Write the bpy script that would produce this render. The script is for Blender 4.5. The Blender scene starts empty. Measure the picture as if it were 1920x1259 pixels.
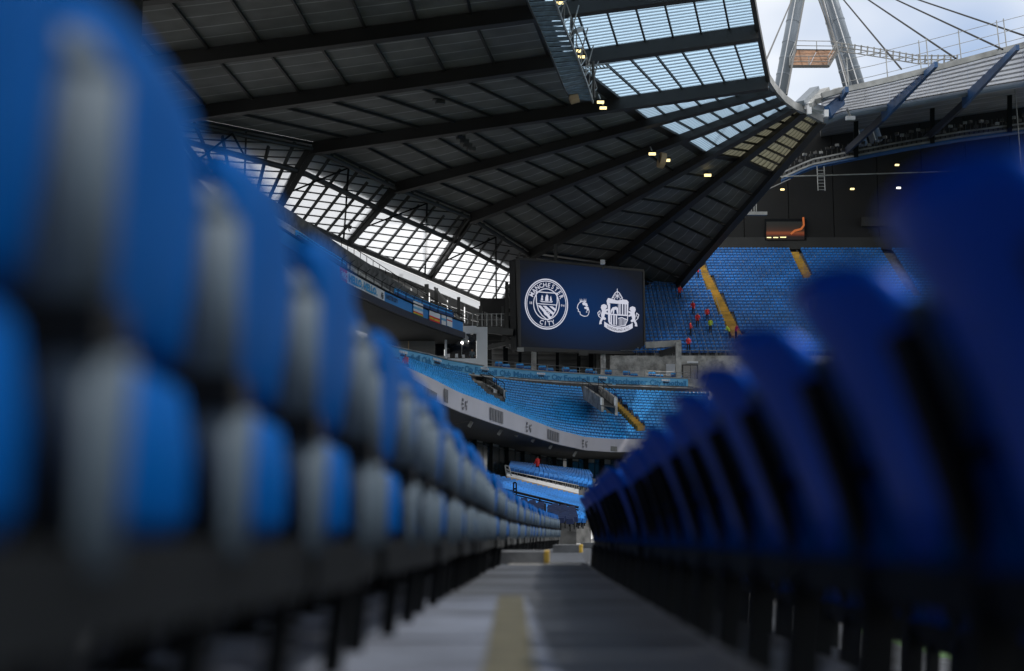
import bpy, math, random
from mathutils import Vector as V
random.seed(7)
# ------------------------------------------------------------------ camera, sky, sun, exposure
F, CX, CY, HC = 2667.0, 960.0, 629.5, 0.255          # focal length in photo pixels, eye height above the tread
PITCH = math.atan((1006 - CY) / F)
sc = bpy.context.scene
cd = bpy.data.cameras.new('camera'); cam = bpy.data.objects.new('camera', cd); sc.collection.objects.link(cam)
cd.sensor_width = 36; cd.lens = 36 * F / 1920; cd.clip_start = 0.05; cd.clip_end = 6000
cd.dof.use_dof = True; cd.dof.focus_distance = 110; cd.dof.aperture_fstop = 1.35
cam.location = (0, 0, HC); cam.rotation_euler = (math.pi / 2 + PITCH, 0, 0); sc.camera = cam
SUN_EL, SUN_AZ = math.radians(58), math.radians(80)  # azimuth clockwise from +Y (the view): high, over the pitch on the right
w = bpy.data.worlds.new('World'); sc.world = w; w.use_nodes = True
wn, wl = w.node_tree.nodes, w.node_tree.links
sky = wn.new('ShaderNodeTexSky'); sky.sky_type = 'NISHITA'; sky.sun_disc = False
sky.sun_elevation = SUN_EL; sky.sun_rotation = SUN_AZ; sky.dust_density = 2.0; sky.air_density = 1.0
# bright thin cloud over the blue
tc = wn.new('ShaderNodeTexCoord'); ns = wn.new('ShaderNodeTexNoise'); ns.inputs['Scale'].default_value = 1.6; ns.inputs['Detail'].default_value = 5
mp = wn.new('ShaderNodeMapping'); mp.inputs['Location'].default_value = (0.6, 0.35, 0.1); mp.inputs['Scale'].default_value = (1, 1, 2.2)
wl.new(tc.outputs['Generated'], mp.inputs[0]); wl.new(mp.outputs[0], ns.inputs['Vector'])
cr = wn.new('ShaderNodeValToRGB'); cr.color_ramp.elements[0].position = 0.28; cr.color_ramp.elements[1].position = 0.46
mx = wn.new('ShaderNodeMixRGB'); mx.inputs[2].default_value = (8.0, 8.0, 7.9, 1)
wl.new(ns.outputs[0], cr.inputs[0]); wl.new(cr.outputs[0], mx.inputs[0]); wl.new(sky.outputs[0], mx.inputs[1])
bg = wn['Background']; bg.inputs[1].default_value = 0.12; wl.new(mx.outputs[0], bg.inputs[0])
sd = bpy.data.lights.new('sun', 'SUN'); sd.energy = 2.2; sd.angle = math.radians(0.6); sd.color = (1, .95, .88)
so = bpy.data.objects.new('sun', sd); sc.collection.objects.link(so)
sdir = V((math.sin(SUN_AZ) * math.cos(SUN_EL), math.cos(SUN_AZ) * math.cos(SUN_EL), math.sin(SUN_EL)))
so.rotation_euler = sdir.to_track_quat('Z', 'Y').to_euler(); so.location = (0, 0, 80)
sc.view_settings.view_transform = 'Standard'; sc.view_settings.look = 'None'; sc.view_settings.exposure = 0.33; sc.view_settings.gamma = 1
sc.cycles.max_bounces = 6; sc.cycles.transparent_max_bounces = 12; sc.cycles.use_denoising = True
sc.cycles.sample_clamp_indirect = 4

# ------------------------------------------------------------------ helpers
cp, sp = math.cos(PITCH), math.sin(PITCH)
def ray(px, py):
    cx, cy = (px - CX) / F, (CY - py) / F
    return V((cx, cp - cy * sp, sp + cy * cp))
def P(px, py, Y):                       # photo pixel + distance forward -> point in the stadium
    d = ray(px, py); return V((0, 0, HC)) + d * (Y / d.y)
def PZ(px, py, z):
    d = ray(px, py); return V((0, 0, HC)) + d * ((z - HC) / d.z)
def proj(p):
    q = p - V((0, 0, HC)); D = q.y * cp + q.z * sp; U = -q.y * sp + q.z * cp
    return CX + F * q.x / D, CY - F * U / D
def lerp(a, b, t): return a + (b - a) * t
def pl(pts, x):                         # piecewise linear table lookup
    if x <= pts[0][0]: a, b = pts[0], pts[1]
    elif x >= pts[-1][0]: a, b = pts[-2], pts[-1]
    else:
        for a, b in zip(pts, pts[1:]):
            if a[0] <= x <= b[0]: break
    t = (x - a[0]) / (b[0] - a[0])
    return [lerp(a[i], b[i], t) for i in range(1, len(a))]
class MB:
    def __init__(s): s.v, s.f, s.uv, s.mi = [], [], [], []
    def face(s, pts, uv=None, mi=0):
        n = len(s.v); s.v += [tuple(p) for p in pts]; s.f.append(tuple(range(n, n + len(pts))))
        s.uv.append(uv or [(0, 0)] * len(pts)); s.mi.append(mi)
    def hexa(s, a, b, mi=0):             # two matching quads -> closed box
        U = [(0, 0), (1, 0), (1, 1), (0, 1)]
        n = len(s.v); s.v += [tuple(p) for p in a] + [tuple(p) for p in b]
        for q in ((3, 2, 1, 0), (4, 5, 6, 7), (0, 1, 5, 4), (1, 2, 6, 5), (2, 3, 7, 6), (3, 0, 4, 7)):
            s.f.append(tuple(n + i for i in q)); s.uv.append([U[i % 4] for i in q]); s.mi.append(mi)
    def slab(s, p, t, mi=0):             # quad with thickness
        p = [V(q) for q in p]; n = (p[1] - p[0]).cross(p[3] - p[0])
        if n.length < 1e-9: n = V((0, 0, 1))
        n = n.normalized() * t; s.hexa([q - n * .5 for q in p], [q + n * .5 for q in p], mi)
    def box(s, c, sx, sy, sz, rz=0, mi=0):
        c = V(c); a, b = math.cos(rz), math.sin(rz)
        def q(i, j, k): return c + V((a * i * sx / 2 - b * j * sy / 2, b * i * sx / 2 + a * j * sy / 2, k * sz / 2))
        s.hexa([q(-1, -1, -1), q(1, -1, -1), q(1, 1, -1), q(-1, 1, -1)], [q(-1, -1, 1), q(1, -1, 1), q(1, 1, 1), q(-1, 1, 1)], mi)
    def beam(s, a, b, w, h, mi=0, up=(0, 0, 1)):
        a, b = V(a), V(b); d = (b - a).normalized(); up = V(up)
        if abs(d.dot(up)) > .98: up = V((0, 1, 0))
        r = d.cross(up).normalized() * (w / 2); u = r.cross(d).normalized() * (h / 2)
        s.hexa([a - r - u, a + r - u, a + r + u, a - r + u], [b - r - u, b + r - u, b + r + u, b - r + u], mi)
    def tube(s, a, b, r, n=8, mi=0, r2=None):
        a, b = V(a), V(b); d = (b - a).normalized(); up = V((0, 0, 1)) if abs(d.z) < .95 else V((1, 0, 0))
        x = d.cross(up).normalized(); y = x.cross(d); r2 = r if r2 is None else r2; n0 = len(s.v)
        for p, rr in ((a, r), (b, r2)):
            for i in range(n):
                t = 2 * math.pi * i / n; s.v.append(tuple(p + x * (rr * math.cos(t)) + y * (rr * math.sin(t))))
        for i in range(n):
            j = (i + 1) % n; s.f.append((n0 + i, n0 + j, n0 + n + j, n0 + n + i)); s.uv.append([(0, 0)] * 4); s.mi.append(mi)
        s.f.append(tuple(n0 + i for i in reversed(range(n)))); s.uv.append([(0, 0)] * n); s.mi.append(mi)
        s.f.append(tuple(n0 + n + i for i in range(n))); s.uv.append([(0, 0)] * n); s.mi.append(mi)
    def mesh(s, name, mats, smooth=False):
        m = bpy.data.meshes.new(name); m.from_pydata(s.v, [], s.f); u = m.uv_layers.new(name='UVMap')
        k = 0
        for c in s.uv:
            for q in c: u.data[k].uv = q; k += 1
        mats = mats if isinstance(mats, (list, tuple)) else [mats]
        for q in mats: m.materials.append(q)
        if len(mats) > 1: m.polygons.foreach_set('material_index', s.mi)
        if smooth: m.polygons.foreach_set('use_smooth', [True] * len(m.polygons))
        return m
    def build(s, name, mats, parent=None, smooth=False):
        o = bpy.data.objects.new(name, s.mesh(name, mats, smooth)); sc.collection.objects.link(o)
        if parent: o.parent = parent
        return o
def tag(o, label=None, cat=None, group=None, kind=None):
    if label: o['label'] = label
    if cat: o['category'] = cat
    if group: o['group'] = group
    if kind: o['kind'] = kind
    return o
def empty(name, loc=(0, 0, 0)):
    o = bpy.data.objects.new(name, None); sc.collection.objects.link(o); o.location = loc; o.empty_display_size = .3; return o
def keep(o, parent):                    # parent without moving (parts built in stadium coordinates)
    o.parent = parent; o.matrix_parent_inverse = V(parent.location).to_track_quat('Z', 'Y').to_matrix().to_4x4().identity() or o.matrix_parent_inverse
    return o
def thing(name, label, cat, group=None, kind=None): return tag(empty(name), label, cat, group, kind)
def copy_tree(o, parent=None):
    c = o.copy(); sc.collection.objects.link(c); c.parent = parent
    for ch in list(o.children): copy_tree(ch, c)
    return c

# ------------------------------------------------------------------ materials
def mat(name, col, rough=.6, metal=0, var=.15, vscale=3.0, bump=0, spec=.5, coat=0, fine=0):
    m = bpy.data.materials.new(name); m.use_nodes = True; n, l = m.node_tree.nodes, m.node_tree.links
    b = n['Principled BSDF']; b.inputs['Roughness'].default_value = rough; b.inputs['Metallic'].default_value = metal
    b.inputs['Specular IOR Level'].default_value = spec; b.inputs['Coat Weight'].default_value = coat
    t = n.new('ShaderNodeTexCoord'); z = n.new('ShaderNodeTexNoise'); z.inputs['Scale'].default_value = vscale; z.inputs['Detail'].default_value = 6
    l.new(t.outputs['Object'], z.inputs['Vector'])
    c = n.new('ShaderNodeMixRGB'); c.blend_type = 'MULTIPLY'; c.inputs[1].default_value = (*col, 1)
    r = n.new('ShaderNodeValToRGB'); r.color_ramp.elements[0].color = (1 - 2 * var,) * 3 + (1,); r.color_ramp.elements[1].color = (1 + var,) * 3 + (1,)
    r.color_ramp.elements[0].position = .3; r.color_ramp.elements[1].position = .7
    l.new(z.outputs[0], r.inputs[0]); l.new(r.outputs[0], c.inputs[2]); c.inputs[0].default_value = 1; l.new(c.outputs[0], b.inputs['Base Color'])
    if name in ('lit_floor', 'tread', 'concrete', 'concrete_pale'):
        z3 = n.new('ShaderNodeTexNoise'); z3.inputs['Scale'].default_value = .9; z3.inputs['Detail'].default_value = 8; z3.inputs['Roughness'].default_value = .7; l.new(t.outputs['Object'], z3.inputs['Vector'])
        r3_ = n.new('ShaderNodeValToRGB'); r3_.color_ramp.elements[0].position = .38; r3_.color_ramp.elements[0].color = (.5, .5, .5, 1); r3_.color_ramp.elements[1].position = .55
        c3 = n.new('ShaderNodeMixRGB'); c3.blend_type = 'MULTIPLY'; c3.inputs[0].default_value = 1; l.new(z3.outputs[0], r3_.inputs[0]); l.new(c.outputs[0], c3.inputs[1]); l.new(r3_.outputs[0], c3.inputs[2]); l.new(c3.outputs[0], b.inputs['Base Color'])
    if bump:
        q = n.new('ShaderNodeBump'); q.inputs['Strength'].default_value = bump; q.inputs['Distance'].default_value = .02
        z2 = n.new('ShaderNodeTexNoise'); z2.inputs['Scale'].default_value = fine or vscale * 12; l.new(t.outputs['Object'], z2.inputs['Vector'])
        l.new(z2.outputs[0], q.inputs['Height']); l.new(q.outputs[0], b.inputs['Normal'])
    return m
def emis(name, col, s=1.0):
    m = bpy.data.materials.new(name); m.use_nodes = True; b = m.node_tree.nodes['Principled BSDF']
    b.inputs['Base Color'].default_value = (.02, .02, .02, 1); b.inputs['Emission Color'].default_value = (*col, 1); b.inputs['Emission Strength'].default_value = s
    return m
def ribbed(name, col, line, freq, trans=0.0, rough=.55, thin=.16, tint=(.8, .9, 1)):
    """sheet with ribs along the sheet's own length (uv v); trans > 0 lets the sky through"""
    m = bpy.data.materials.new(name); m.use_nodes = True; n, l = m.node_tree.nodes, m.node_tree.links; b = n['Principled BSDF']; out = n['Material Output']
    b.inputs['Roughness'].default_value = rough
    uv = n.new('ShaderNodeUVMap'); s = n.new('ShaderNodeSeparateXYZ'); l.new(uv.outputs[0], s.inputs[0])
    a = n.new('ShaderNodeMath'); a.operation = 'MULTIPLY'; a.inputs[1].default_value = freq; l.new(s.outputs['Y'], a.inputs[0])
    fr = n.new('ShaderNodeMath'); fr.operation = 'FRACT'; l.new(a.outputs[0], fr.inputs[0])
    lt = n.new('ShaderNodeMath'); lt.operation = 'LESS_THAN'; lt.inputs[1].default_value = thin; l.new(fr.outputs[0], lt.inputs[0])
    t = n.new('ShaderNodeTexCoord'); z = n.new('ShaderNodeTexNoise'); z.inputs['Scale'].default_value = .35; z.inputs['Detail'].default_value = 5; l.new(t.outputs['Object'], z.inputs['Vector'])
    r = n.new('ShaderNodeValToRGB'); r.color_ramp.elements[0].color = (.65, .65, .65, 1); r.color_ramp.elements[1].color = (1.15, 1.15, 1.15, 1); r.color_ramp.elements[0].position = .3; r.color_ramp.elements[1].position = .7
    l.new(z.outputs[0], r.inputs[0])
    c = n.new('ShaderNodeMixRGB'); c.inputs[1].default_value = (*col, 1); c.inputs[2].default_value = (*line, 1); l.new(lt.outputs[0], c.inputs[0])
    k = n.new('ShaderNodeMixRGB'); k.blend_type = 'MULTIPLY'; k.inputs[0].default_value = 1; l.new(c.outputs[0], k.inputs[1]); l.new(r.outputs[0], k.inputs[2]); l.new(k.outputs[0], b.inputs['Base Color'])
    if trans:
        tr = n.new('ShaderNodeBsdfTransparent'); tl = n.new('ShaderNodeBsdfTranslucent'); mx = n.new('ShaderNodeMixShader'); m2 = n.new('ShaderNodeMixShader')
        kk = n.new('ShaderNodeMixRGB'); kk.inputs[1].default_value = (*tint, 1); kk.inputs[2].default_value = tuple(q * .45 for q in tint) + (1,); l.new(lt.outputs[0], kk.inputs[0])
        l.new(kk.outputs[0], tr.inputs[0]); l.new(kk.outputs[0], tl.inputs[0])
        mx.inputs[0].default_value = .5; l.new(tr.outputs[0], mx.inputs[1]); l.new(tl.outputs[0], mx.inputs[2])
        m2.inputs[0].default_value = trans; l.new(b.outputs[0], m2.inputs[1]); l.new(mx.outputs[0], m2.inputs[2]); l.new(m2.outputs[0], out.inputs[0])
    return m
M = {}
M['concrete'] = mat('concrete', (.17, .18, .195), .85, var=.22, vscale=2.2, bump=.25)
M['concrete_dark'] = mat('concrete_dark', (.16, .16, .16), .9, var=.25, vscale=1.5, bump=.2)
M['concrete_pale'] = mat('concrete_pale', (.60, .59, .57), .8, var=.15, vscale=.7, bump=.1)
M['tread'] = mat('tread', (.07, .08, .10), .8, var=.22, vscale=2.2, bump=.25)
M['lit_floor'] = mat('lit_floor', (.16, .185, .245), .75, var=.2, vscale=3, bump=.2)  # paler floor colour stands in for light on the walkway
M['line_paint'] = mat('line_paint', (.085, .08, .05), .75, var=.2, vscale=6)
M['yellow_paint'] = mat('yellow_paint', (.55, .36, .05), .7, var=.25, vscale=6)
M['stair_yellow'] = mat('stair_yellow', (.55, .33, .05), .7, var=.2, vscale=.8)
M['seat_blue'] = mat('seat_blue', (.0008, .115, .70), .42, var=.12, vscale=4, spec=.16)
M['seat_sky'] = mat('seat_sky', (.022, .40, .95), .4, var=.12, vscale=.6, spec=.5)
M['seat_grey'] = mat('seat_grey', (.085, .12, .16), .5, var=.16, vscale=5, spec=.15)
M['seat_slate'] = mat('seat_slate', (.0003, .066, .27), .55, var=.16, vscale=5, spec=.02)
M['seat_pan_shade'] = mat('seat_pan_shade', (.008, .10, .36), .5, var=.15, vscale=.6)  # darker blue paints the shade between rows onto the folded pans
M['seat_end'] = mat('seat_end', (.015, .23, .72), .45, var=.2, vscale=.3)
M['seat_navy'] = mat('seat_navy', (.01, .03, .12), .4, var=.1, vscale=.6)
M['black_steel'] = mat('black_steel', (.008, .010, .012), .55, var=.2, spec=.12)
M['steel'] = mat('steel', (.055, .056, .055), .5, metal=.0, var=.2, vscale=.5)
M['rafter'] = mat('rafter', (.026, .026, .025), .5, var=.2, vscale=.15)
M['galv'] = mat('galv', (.32, .33, .33), .45, metal=.4, var=.2, vscale=.8)
M['mast'] = mat('mast', (.20, .24, .29), .4, metal=.2, var=.12, vscale=.2)
M['soffit'] = mat('soffit', (.45, .45, .43), .7, var=.12, vscale=.2)
M['roof'] = ribbed('roof', (.165, .17, .165), (.36, .37, .36), 6, thin=.08)
M['strip'] = ribbed('strip', (.5, .55, .6), (.3, .36, .42), 16, trans=.82, thin=.42, tint=(.74, .88, 1.0))
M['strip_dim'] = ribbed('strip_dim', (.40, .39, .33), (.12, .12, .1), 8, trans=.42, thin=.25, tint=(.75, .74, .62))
M['endstrip'] = ribbed('endstrip', (.6, .6, .62), (.16, .17, .2), 1.2, trans=.6, thin=.2, tint=(.8, .82, .86))
M['pane'] = ribbed('pane', (.8, .8, .82), (.75, .75, .78), 1, trans=.9, thin=.05, tint=(.97, .98, 1))
M['louvre'] = ribbed('louvre', (.42, .42, .40), (.16, .16, .15), 5, thin=.2)
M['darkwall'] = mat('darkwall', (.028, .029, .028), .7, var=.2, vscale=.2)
M['blackwall'] = mat('blackwall', (.010, .0105, .011), .8, var=.2, vscale=.2)
M['greywall'] = mat('greywall', (.17, .172, .17), .7, var=.12, vscale=.2)
M['white'] = mat('white', (.82, .84, .88), .55, var=.06, vscale=.4)
M['led'] = mat('led', (.40, .39, .45), .5, var=.06, vscale=.25)
M['led_ink'] = mat('led_ink', (.12, .12, .14), .6)
M['banner'] = mat('banner', (.16, .50, .80), .6, var=.08, vscale=.3)
M['banner_ink'] = mat('banner_ink', (.025, .24, .52), .6, var=.08)
M['hello_ink'] = mat('hello_ink', (.05, .36, .68), .6, var=.05)
M['fascia_blue'] = mat('fascia_blue', (.03, .26, .68), .55, var=.08, vscale=.4)
M['navy'] = mat('navy', (.006, .014, .035), .5)
M['red'] = mat('red', (.75, .03, .03), .7, var=.1)
M['orange'] = mat('orange', (.85, .12, .02), .7, var=.1)
M['hivis'] = mat('hivis', (.55, .75, .06), .7, var=.1)
M['magenta'] = mat('magenta', (.6, .02, .12), .7)
M['flag_yellow'] = mat('flag_yellow', (.75, .5, .03), .7)
M['flag_green'] = mat('flag_green', (.03, .3, .08), .7)
M['skin'] = mat('skin', (.45, .25, .17), .6)
M['hair'] = mat('hair', (.02, .014, .01), .6)
M['trousers'] = mat('trousers', (.012, .013, .018), .8)
M['jumper'] = mat('jumper', (.18, .22, .25), .8)
M['wood'] = mat('wood', (.22, .11, .055), .75, var=.3, vscale=1.2)
M['beige'] = mat('beige', (.45, .33, .2), .8, var=.15, vscale=.5)
M['fin'] = mat('fin', (.025, .10, .26), .45, var=.15, vscale=.3)
M['glass_dark'] = mat('glass_dark', (.006, .009, .014), .08, var=.05, spec=.8)
M['box_glass'] = mat('box_glass', (.016, .034, .044), .15, var=.3, vscale=.2, spec=.6)
M['grass'] = mat('grass', (.035, .09, .02), .9, var=.3, vscale=.2)
M['lamp'] = emis('lamp', (1.0, .80, .36), 1.6)
M['lamp_white'] = emis('lamp_white', (1, .97, .9), 4)
M['logo'] = emis('logo', (.55, .56, .66), .8)
M['ember'] = emis('ember', (1.0, .25, .05), .32)

# ------------------------------------------------------------------ the setting
g = MB(); g.box((0, 900, -7.5), 6000, 6000, .2); tag(g.build('ground', M['concrete_dark']), kind='structure')
g = MB(); g.box((62, 62, -7.2), 72, 112, .3); tag(g.build('pitch', M['grass']), kind='structure')
# the row we stand in: straight for 12 m, then bending gently to the right
def rowpt(s, off, z=0.0):
    k = 3.7 * 2 / F
    if s < 8: c = V((47 / F * s, s, 0)); a = 47 / F
    else: c = V((47 / F * s + .5 * k * (s - 8) ** 2, s, 0)); a = 47 / F + k * (s - 8)
    n = V((1, -a, 0)).normalized(); return c + n * off + V((0, 0, z)), math.atan(a)
def strip(mb, o0, o1, z, s0, s1, t=.12, step=1.0):
    s = s0
    while s < s1 - 1e-6:
        e = min(s1, s + step)
        a, b, c, d = [rowpt(q, o)[0] for q, o in ((s, o0), (s, o1), (e, o1), (e, o0))]
        mb.hexa([V((p.x, p.y, z - t)) for p in (a, b, c, d)], [V((p.x, p.y, z)) for p in (a, b, c, d)])
        s = e
ter = thing('terrace', None, None); ter['kind'] = 'structure'
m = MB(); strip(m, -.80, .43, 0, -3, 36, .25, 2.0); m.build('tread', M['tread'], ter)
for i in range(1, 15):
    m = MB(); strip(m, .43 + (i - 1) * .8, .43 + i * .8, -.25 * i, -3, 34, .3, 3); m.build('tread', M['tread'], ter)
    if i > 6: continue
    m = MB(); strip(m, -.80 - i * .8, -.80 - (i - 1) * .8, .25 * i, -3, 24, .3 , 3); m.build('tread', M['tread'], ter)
m = MB(); m.hexa([V((-.72, -1, .001)), V((.115, -1, .001)), V((.055, 6.1, .001)), V((-.80, 6.1, .001))], [V((-.72, -1, .007)), V((.115, -1, .007)), V((.055, 6.1, .007)), V((-.80, 6.1, .007))]); m.build('lit_floor_patch', M['lit_floor'], ter)  # thin sheet outlining the lit area, its light painted as pale floor
m = MB(); m.box((-.005, 2.5, .009), .10, 7.0, .004); m.build('painted_line', M['line_paint'], ter)
for k in range(7):                                    # open joints and a few scraps on the concrete
    m = MB(); y = -.3 + 1.9 * k; c = rowpt(y, -.1)[0]; m.box((c.x, y, .0085 if y < 6 else .0025), 1.0, .012, .003); m.build('joint', M['black_steel'], ter)
m = MB(); strip(m, -.30, .36, .004, 13.0, 13.5, .004, .5); m.build('lit_strip', M['concrete_pale'], ter)  # pale colour stands in for light falling across the floor
for (s0, s1, a, b, h) in ((13.3, 14.6, -.42, .02, .115), (22.5, 24, -.05, .36, .12), (31, 32.5, .2, .6, .12)):
    st = thing('aisle_step', 'grey concrete aisle step with yellow end, ' + ('beside the last folded seats of the dark row' if s0 < 20 else 'second one along the walkway' if s0 < 30 else 'third one along the walkway'), 'step')
    m = MB(); strip(m, a, b, h, s0, s1, h - .002); m.build('block', M['concrete'], st)
    m = MB(); strip(m, b + .002, b + .045, h + .002, s0 + .001, s1, h); m.build('nosing', M['yellow_paint'], st)

# ------------------------------------------------------------------ seats near the camera
def shell(prof, wd, th, ny=8, rnd=.09, pw=4, curve=.05, rim=.0):
    """curved plastic shell: prof = [(x, z)] from bottom to top, x forward; corners rounded at the top"""
    mb = MB(); n = len(prof); F_, B_ = [], []
    for j in range(ny + 1):
        u = -1 + 2 * j / ny; y = u * wd / 2; row, rb = [], []
        zt, z0 = prof[-1][1], prof[0][1]; k = (zt - z0 - rnd * abs(u) ** pw) / (zt - z0)
        for i, (x, z) in enumerate(prof):
            zz = z0 + (z - z0) * k; xx = x + curve * abs(u) ** 2.5
            row.append(V((xx, y, zz))); rb.append(V((xx - th, y, zz + (0.012 if i == n - 1 else 0))))
        F_.append(row); B_.append(rb)
    base = {}
    def vid(side, j, i):
        key = (side, j, i)
        if key not in base: base[key] = len(mb.v); mb.v.append(tuple((F_ if side == 0 else B_)[j][i]))
        return base[key]
    def quad(*ks): mb.f.append(tuple(vid(*k) for k in ks)); mb.uv.append([(0, 0)] * 4); mb.mi.append(0)
    for j in range(ny):
        for i in range(n - 1):
            quad((0, j, i), (0, j + 1, i), (0, j + 1, i + 1), (0, j, i + 1)); quad((1, j, i), (1, j, i + 1), (1, j + 1, i + 1), (1, j + 1, i))
        quad((0, j, n - 1), (0, j + 1, n - 1), (1, j + 1, n - 1), (1, j, n - 1)); quad((0, j, 0), (1, j, 0), (1, j + 1, 0), (0, j + 1, 0))
    for i in range(n - 1):
        quad((0, 0, i), (0, 0, i + 1), (1, 0, i + 1), (1, 0, i)); quad((0, ny, i), (1, ny, i), (1, ny, i + 1), (0, ny, i + 1))
    return mb
SP = .52
back_m = shell([(.115, .47), (.092, .56), (.058, .66), (.018, .75), (-.02, .81), (-.04, .828)], .42, .03, 14, .014, 7.0, .05).mesh('backrest', M['seat_blue'], True)
pan_left = shell([(.075, .60), (.095, .63), (.108, .70), (.116, .78), (.112, .82), (.10, .838)], .40, .03, 12, .03, 5.0, -.012).mesh('seat_pan', M['seat_slate'], True)
pan_m = shell([(.10, .61), (.112, .635), (.10, .70), (.08, .75), (.066, .765)], .37, .03, 8, .04, 4, -.03).mesh('seat_pan', M['seat_slate'], True)
low_m = shell([(.105, .468), (.122, .49), (.124, .54), (.116, .585)], .38, .03, 8, .01, 4, -.03).mesh('seat_base', M['seat_slate'], True)
def standard(prof, wd):                 # moulded upright between two seats, rounded in plan
    q = MB(); n = 6
    for (x0, z0), (x1, z1) in zip(prof, prof[1:]):
        for k in range(n):
            f0 = lambda k_, x: (x - .03 * abs(2 * k_ / n - 1) ** 2.2, SP / 2 + wd * (k_ / n - .5))
            a, b = f0(k, x0), f0(k + 1, x0); c, d = f0(k + 1, x1), f0(k, x1)
            xb = lambda z: .115 - (z - .47) * .38
            q.hexa([(xb(z0), a[1], z0), (xb(z0), b[1], z0), (xb(z1), c[1], z1), (xb(z1), d[1], z1)], [(*a, z0), (*b, z0), (*c, z1), (*d, z1)])
    return q
up_m = standard([(.132, .612), (.134, .745), (.108, .775)], .058).mesh('upper_standard', M['seat_grey'], True)
lo_m = standard([(.142, .455), (.150, .578)], .058).mesh('lower_standard', M['seat_grey'], True)
q = MB(); q.beam((.095, SP / 2, .44), (-.005, SP / 2, .74), .05, .035, up=(1, 0, 0)); q.beam((.06, SP / 2, .594), (.135, SP / 2, .594), .066, .034); br_m = q.mesh('hinge_bracket', M['black_steel'])
q = MB(); q.beam((.10, -SP / 2 + .0005, .44), (.10, SP / 2 - .0005, .44), .05, .06); beam_m = q.mesh('rail_beam', M['black_steel'])
def legmesh(z0):
    q = MB(); q.beam((.05, SP / 2, z0), (.09, SP / 2, .43), .06, .05); q.box((.05, SP / 2, z0 + .008), .14, .09, .016); return q.mesh('leg', M['black_steel'])
q = MB(); q.beam((-.30, SP / 2, .280), (-.27, SP / 2, .40), .05, .05); q.beam((-.28, SP / 2, .41), (.09, SP / 2, .43), .045, .05); q.box((-.30, SP / 2, .287), .12, .08, .016); q.beam((.07, SP / 2, .281), (.09, SP / 2, .43), .035, .035); leg_left = q.mesh('leg', M['black_steel'])
leg_right = legmesh(.002)
def near_seat(loc, rz, leg, label, group):
    t = tag(empty('stadium_seat', loc), label, 'seat', group); t.rotation_euler = (0, random.uniform(-.025, .025), rz + random.uniform(-.02, .02))
    left = leg is leg_left
    if left: t.scale = (1, 1, 1.30)
    for nm, me in (('backrest', back_m), ('seat_pan', pan_left if left else pan_m), ('seat_base', low_m), ('upper_standard', up_m), ('lower_standard', lo_m), ('hinge_bracket', br_m), ('rail_beam', beam_m), ('leg', leg)):
        o = bpy.data.objects.new(nm, me); sc.collection.objects.link(o); o.parent = t
        if left and nm == 'backrest': o.location = (-.13, 0, 0)
    return t
n_near = 0
for i in range(26):
    s = .62 + SP * i + .23
    p, a = rowpt(s, .415, -.25)
    near_seat(p, -a, leg_right, 'dark blue tip-up seat seen from behind, in the shaded row right of the walkway', 'seats with their backs to the walkway'); n_near += 1
for k in (1, 2):
    for i in range(22):
        p, a = rowpt(.5 + SP * i + .1 * k, .415 + .8 * k, -.25 - .25 * k)
        near_seat(p, -a, leg_right, 'dark blue tip-up seat in the rows below the shaded row, glimpsed between its legs', 'seats one and two rows down'); n_near += 1
for i in range(64):
    s = -.23 + SP * i
    if 12.9 < s < 14.2 or 22.4 < s < 23.6: continue
    p, a = rowpt(s, -.455, -.362)
    near_seat(p, -a, leg_left, 'blue tip-up seat folded up, in the long row facing the walkway', 'folded seats facing the walkway'); n_near += 1

# ------------------------------------------------------------------ far seats
def far_seat(mb, p, d, wd=.43, dot=False):         # d = unit direction the seat faces (plan)
    r = V((-d.y, d.x, 0)); o = V(p) + V((0, 0, random.uniform(-.012, .012))); jx = random.uniform(-.012, .012)
    def q(x, y, z): return o + d * (x + jx) + r * (y * wd / 2) + V((0, 0, z))
    mb.hexa([q(-.10, -1, .42), q(-.10, 1, .42), q(-.06, 1, .42), q(-.06, -1, .42)], [q(-.17, -1, .74), q(-.17, 1, .74), q(-.12, 1, .74), q(-.12, -1, .74)])
    mb.hexa([q(-.17, -1, .74), q(-.17, 1, .74), q(-.12, 1, .74), q(-.12, -1, .74)], [q(-.20, -.72, .86), q(-.20, .72, .86), q(-.15, .72, .86), q(-.15, -.72, .86)])
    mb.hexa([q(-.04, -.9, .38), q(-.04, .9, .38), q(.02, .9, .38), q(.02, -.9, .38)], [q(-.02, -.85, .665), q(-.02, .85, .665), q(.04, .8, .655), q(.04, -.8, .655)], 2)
    mb.hexa([q(-.1, -.12, .0), q(-.1, .12, .0), q(-.04, .12, 0), q(-.04, -.12, 0)], [q(-.1, -.12, .42), q(-.1, .12, .42), q(-.04, .12, .42), q(-.04, -.12, .42)], 1)
    if dot: mb.hexa([q(-.12, .98, .66), q(-.12, 1.2, .66), q(-.02, 1.2, .66), q(-.02, .98, .66)], [q(-.14, .98, .82), q(-.14, 1.2, .82), q(-.06, 1.2, .82), q(-.06, .98, .82)], 3)  # small pale block imitating the specular glint on a seat
def inside(poly, x, y):
    c = False; n = len(poly)
    for i in range(n):
        (x0, y0), (x1, y1) = poly[i], poly[i - 1]
        if (y0 > y) != (y1 > y) and x < (x1 - x0) * (y - y0) / (y1 - y0) + x0: c = not c
    return c
SEATM = [M['seat_sky'], M['black_steel'], M['seat_pan_shade'], M['galv']]
ENDM = [M['seat_end'], M['black_steel'], M['seat_pan_shade'], M['galv']]
fs = MB(); far_seat(fs, (0, 0, 0), V((1, 0, 0))); far_m = fs.mesh('stadium_seat', SEATM)
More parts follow.
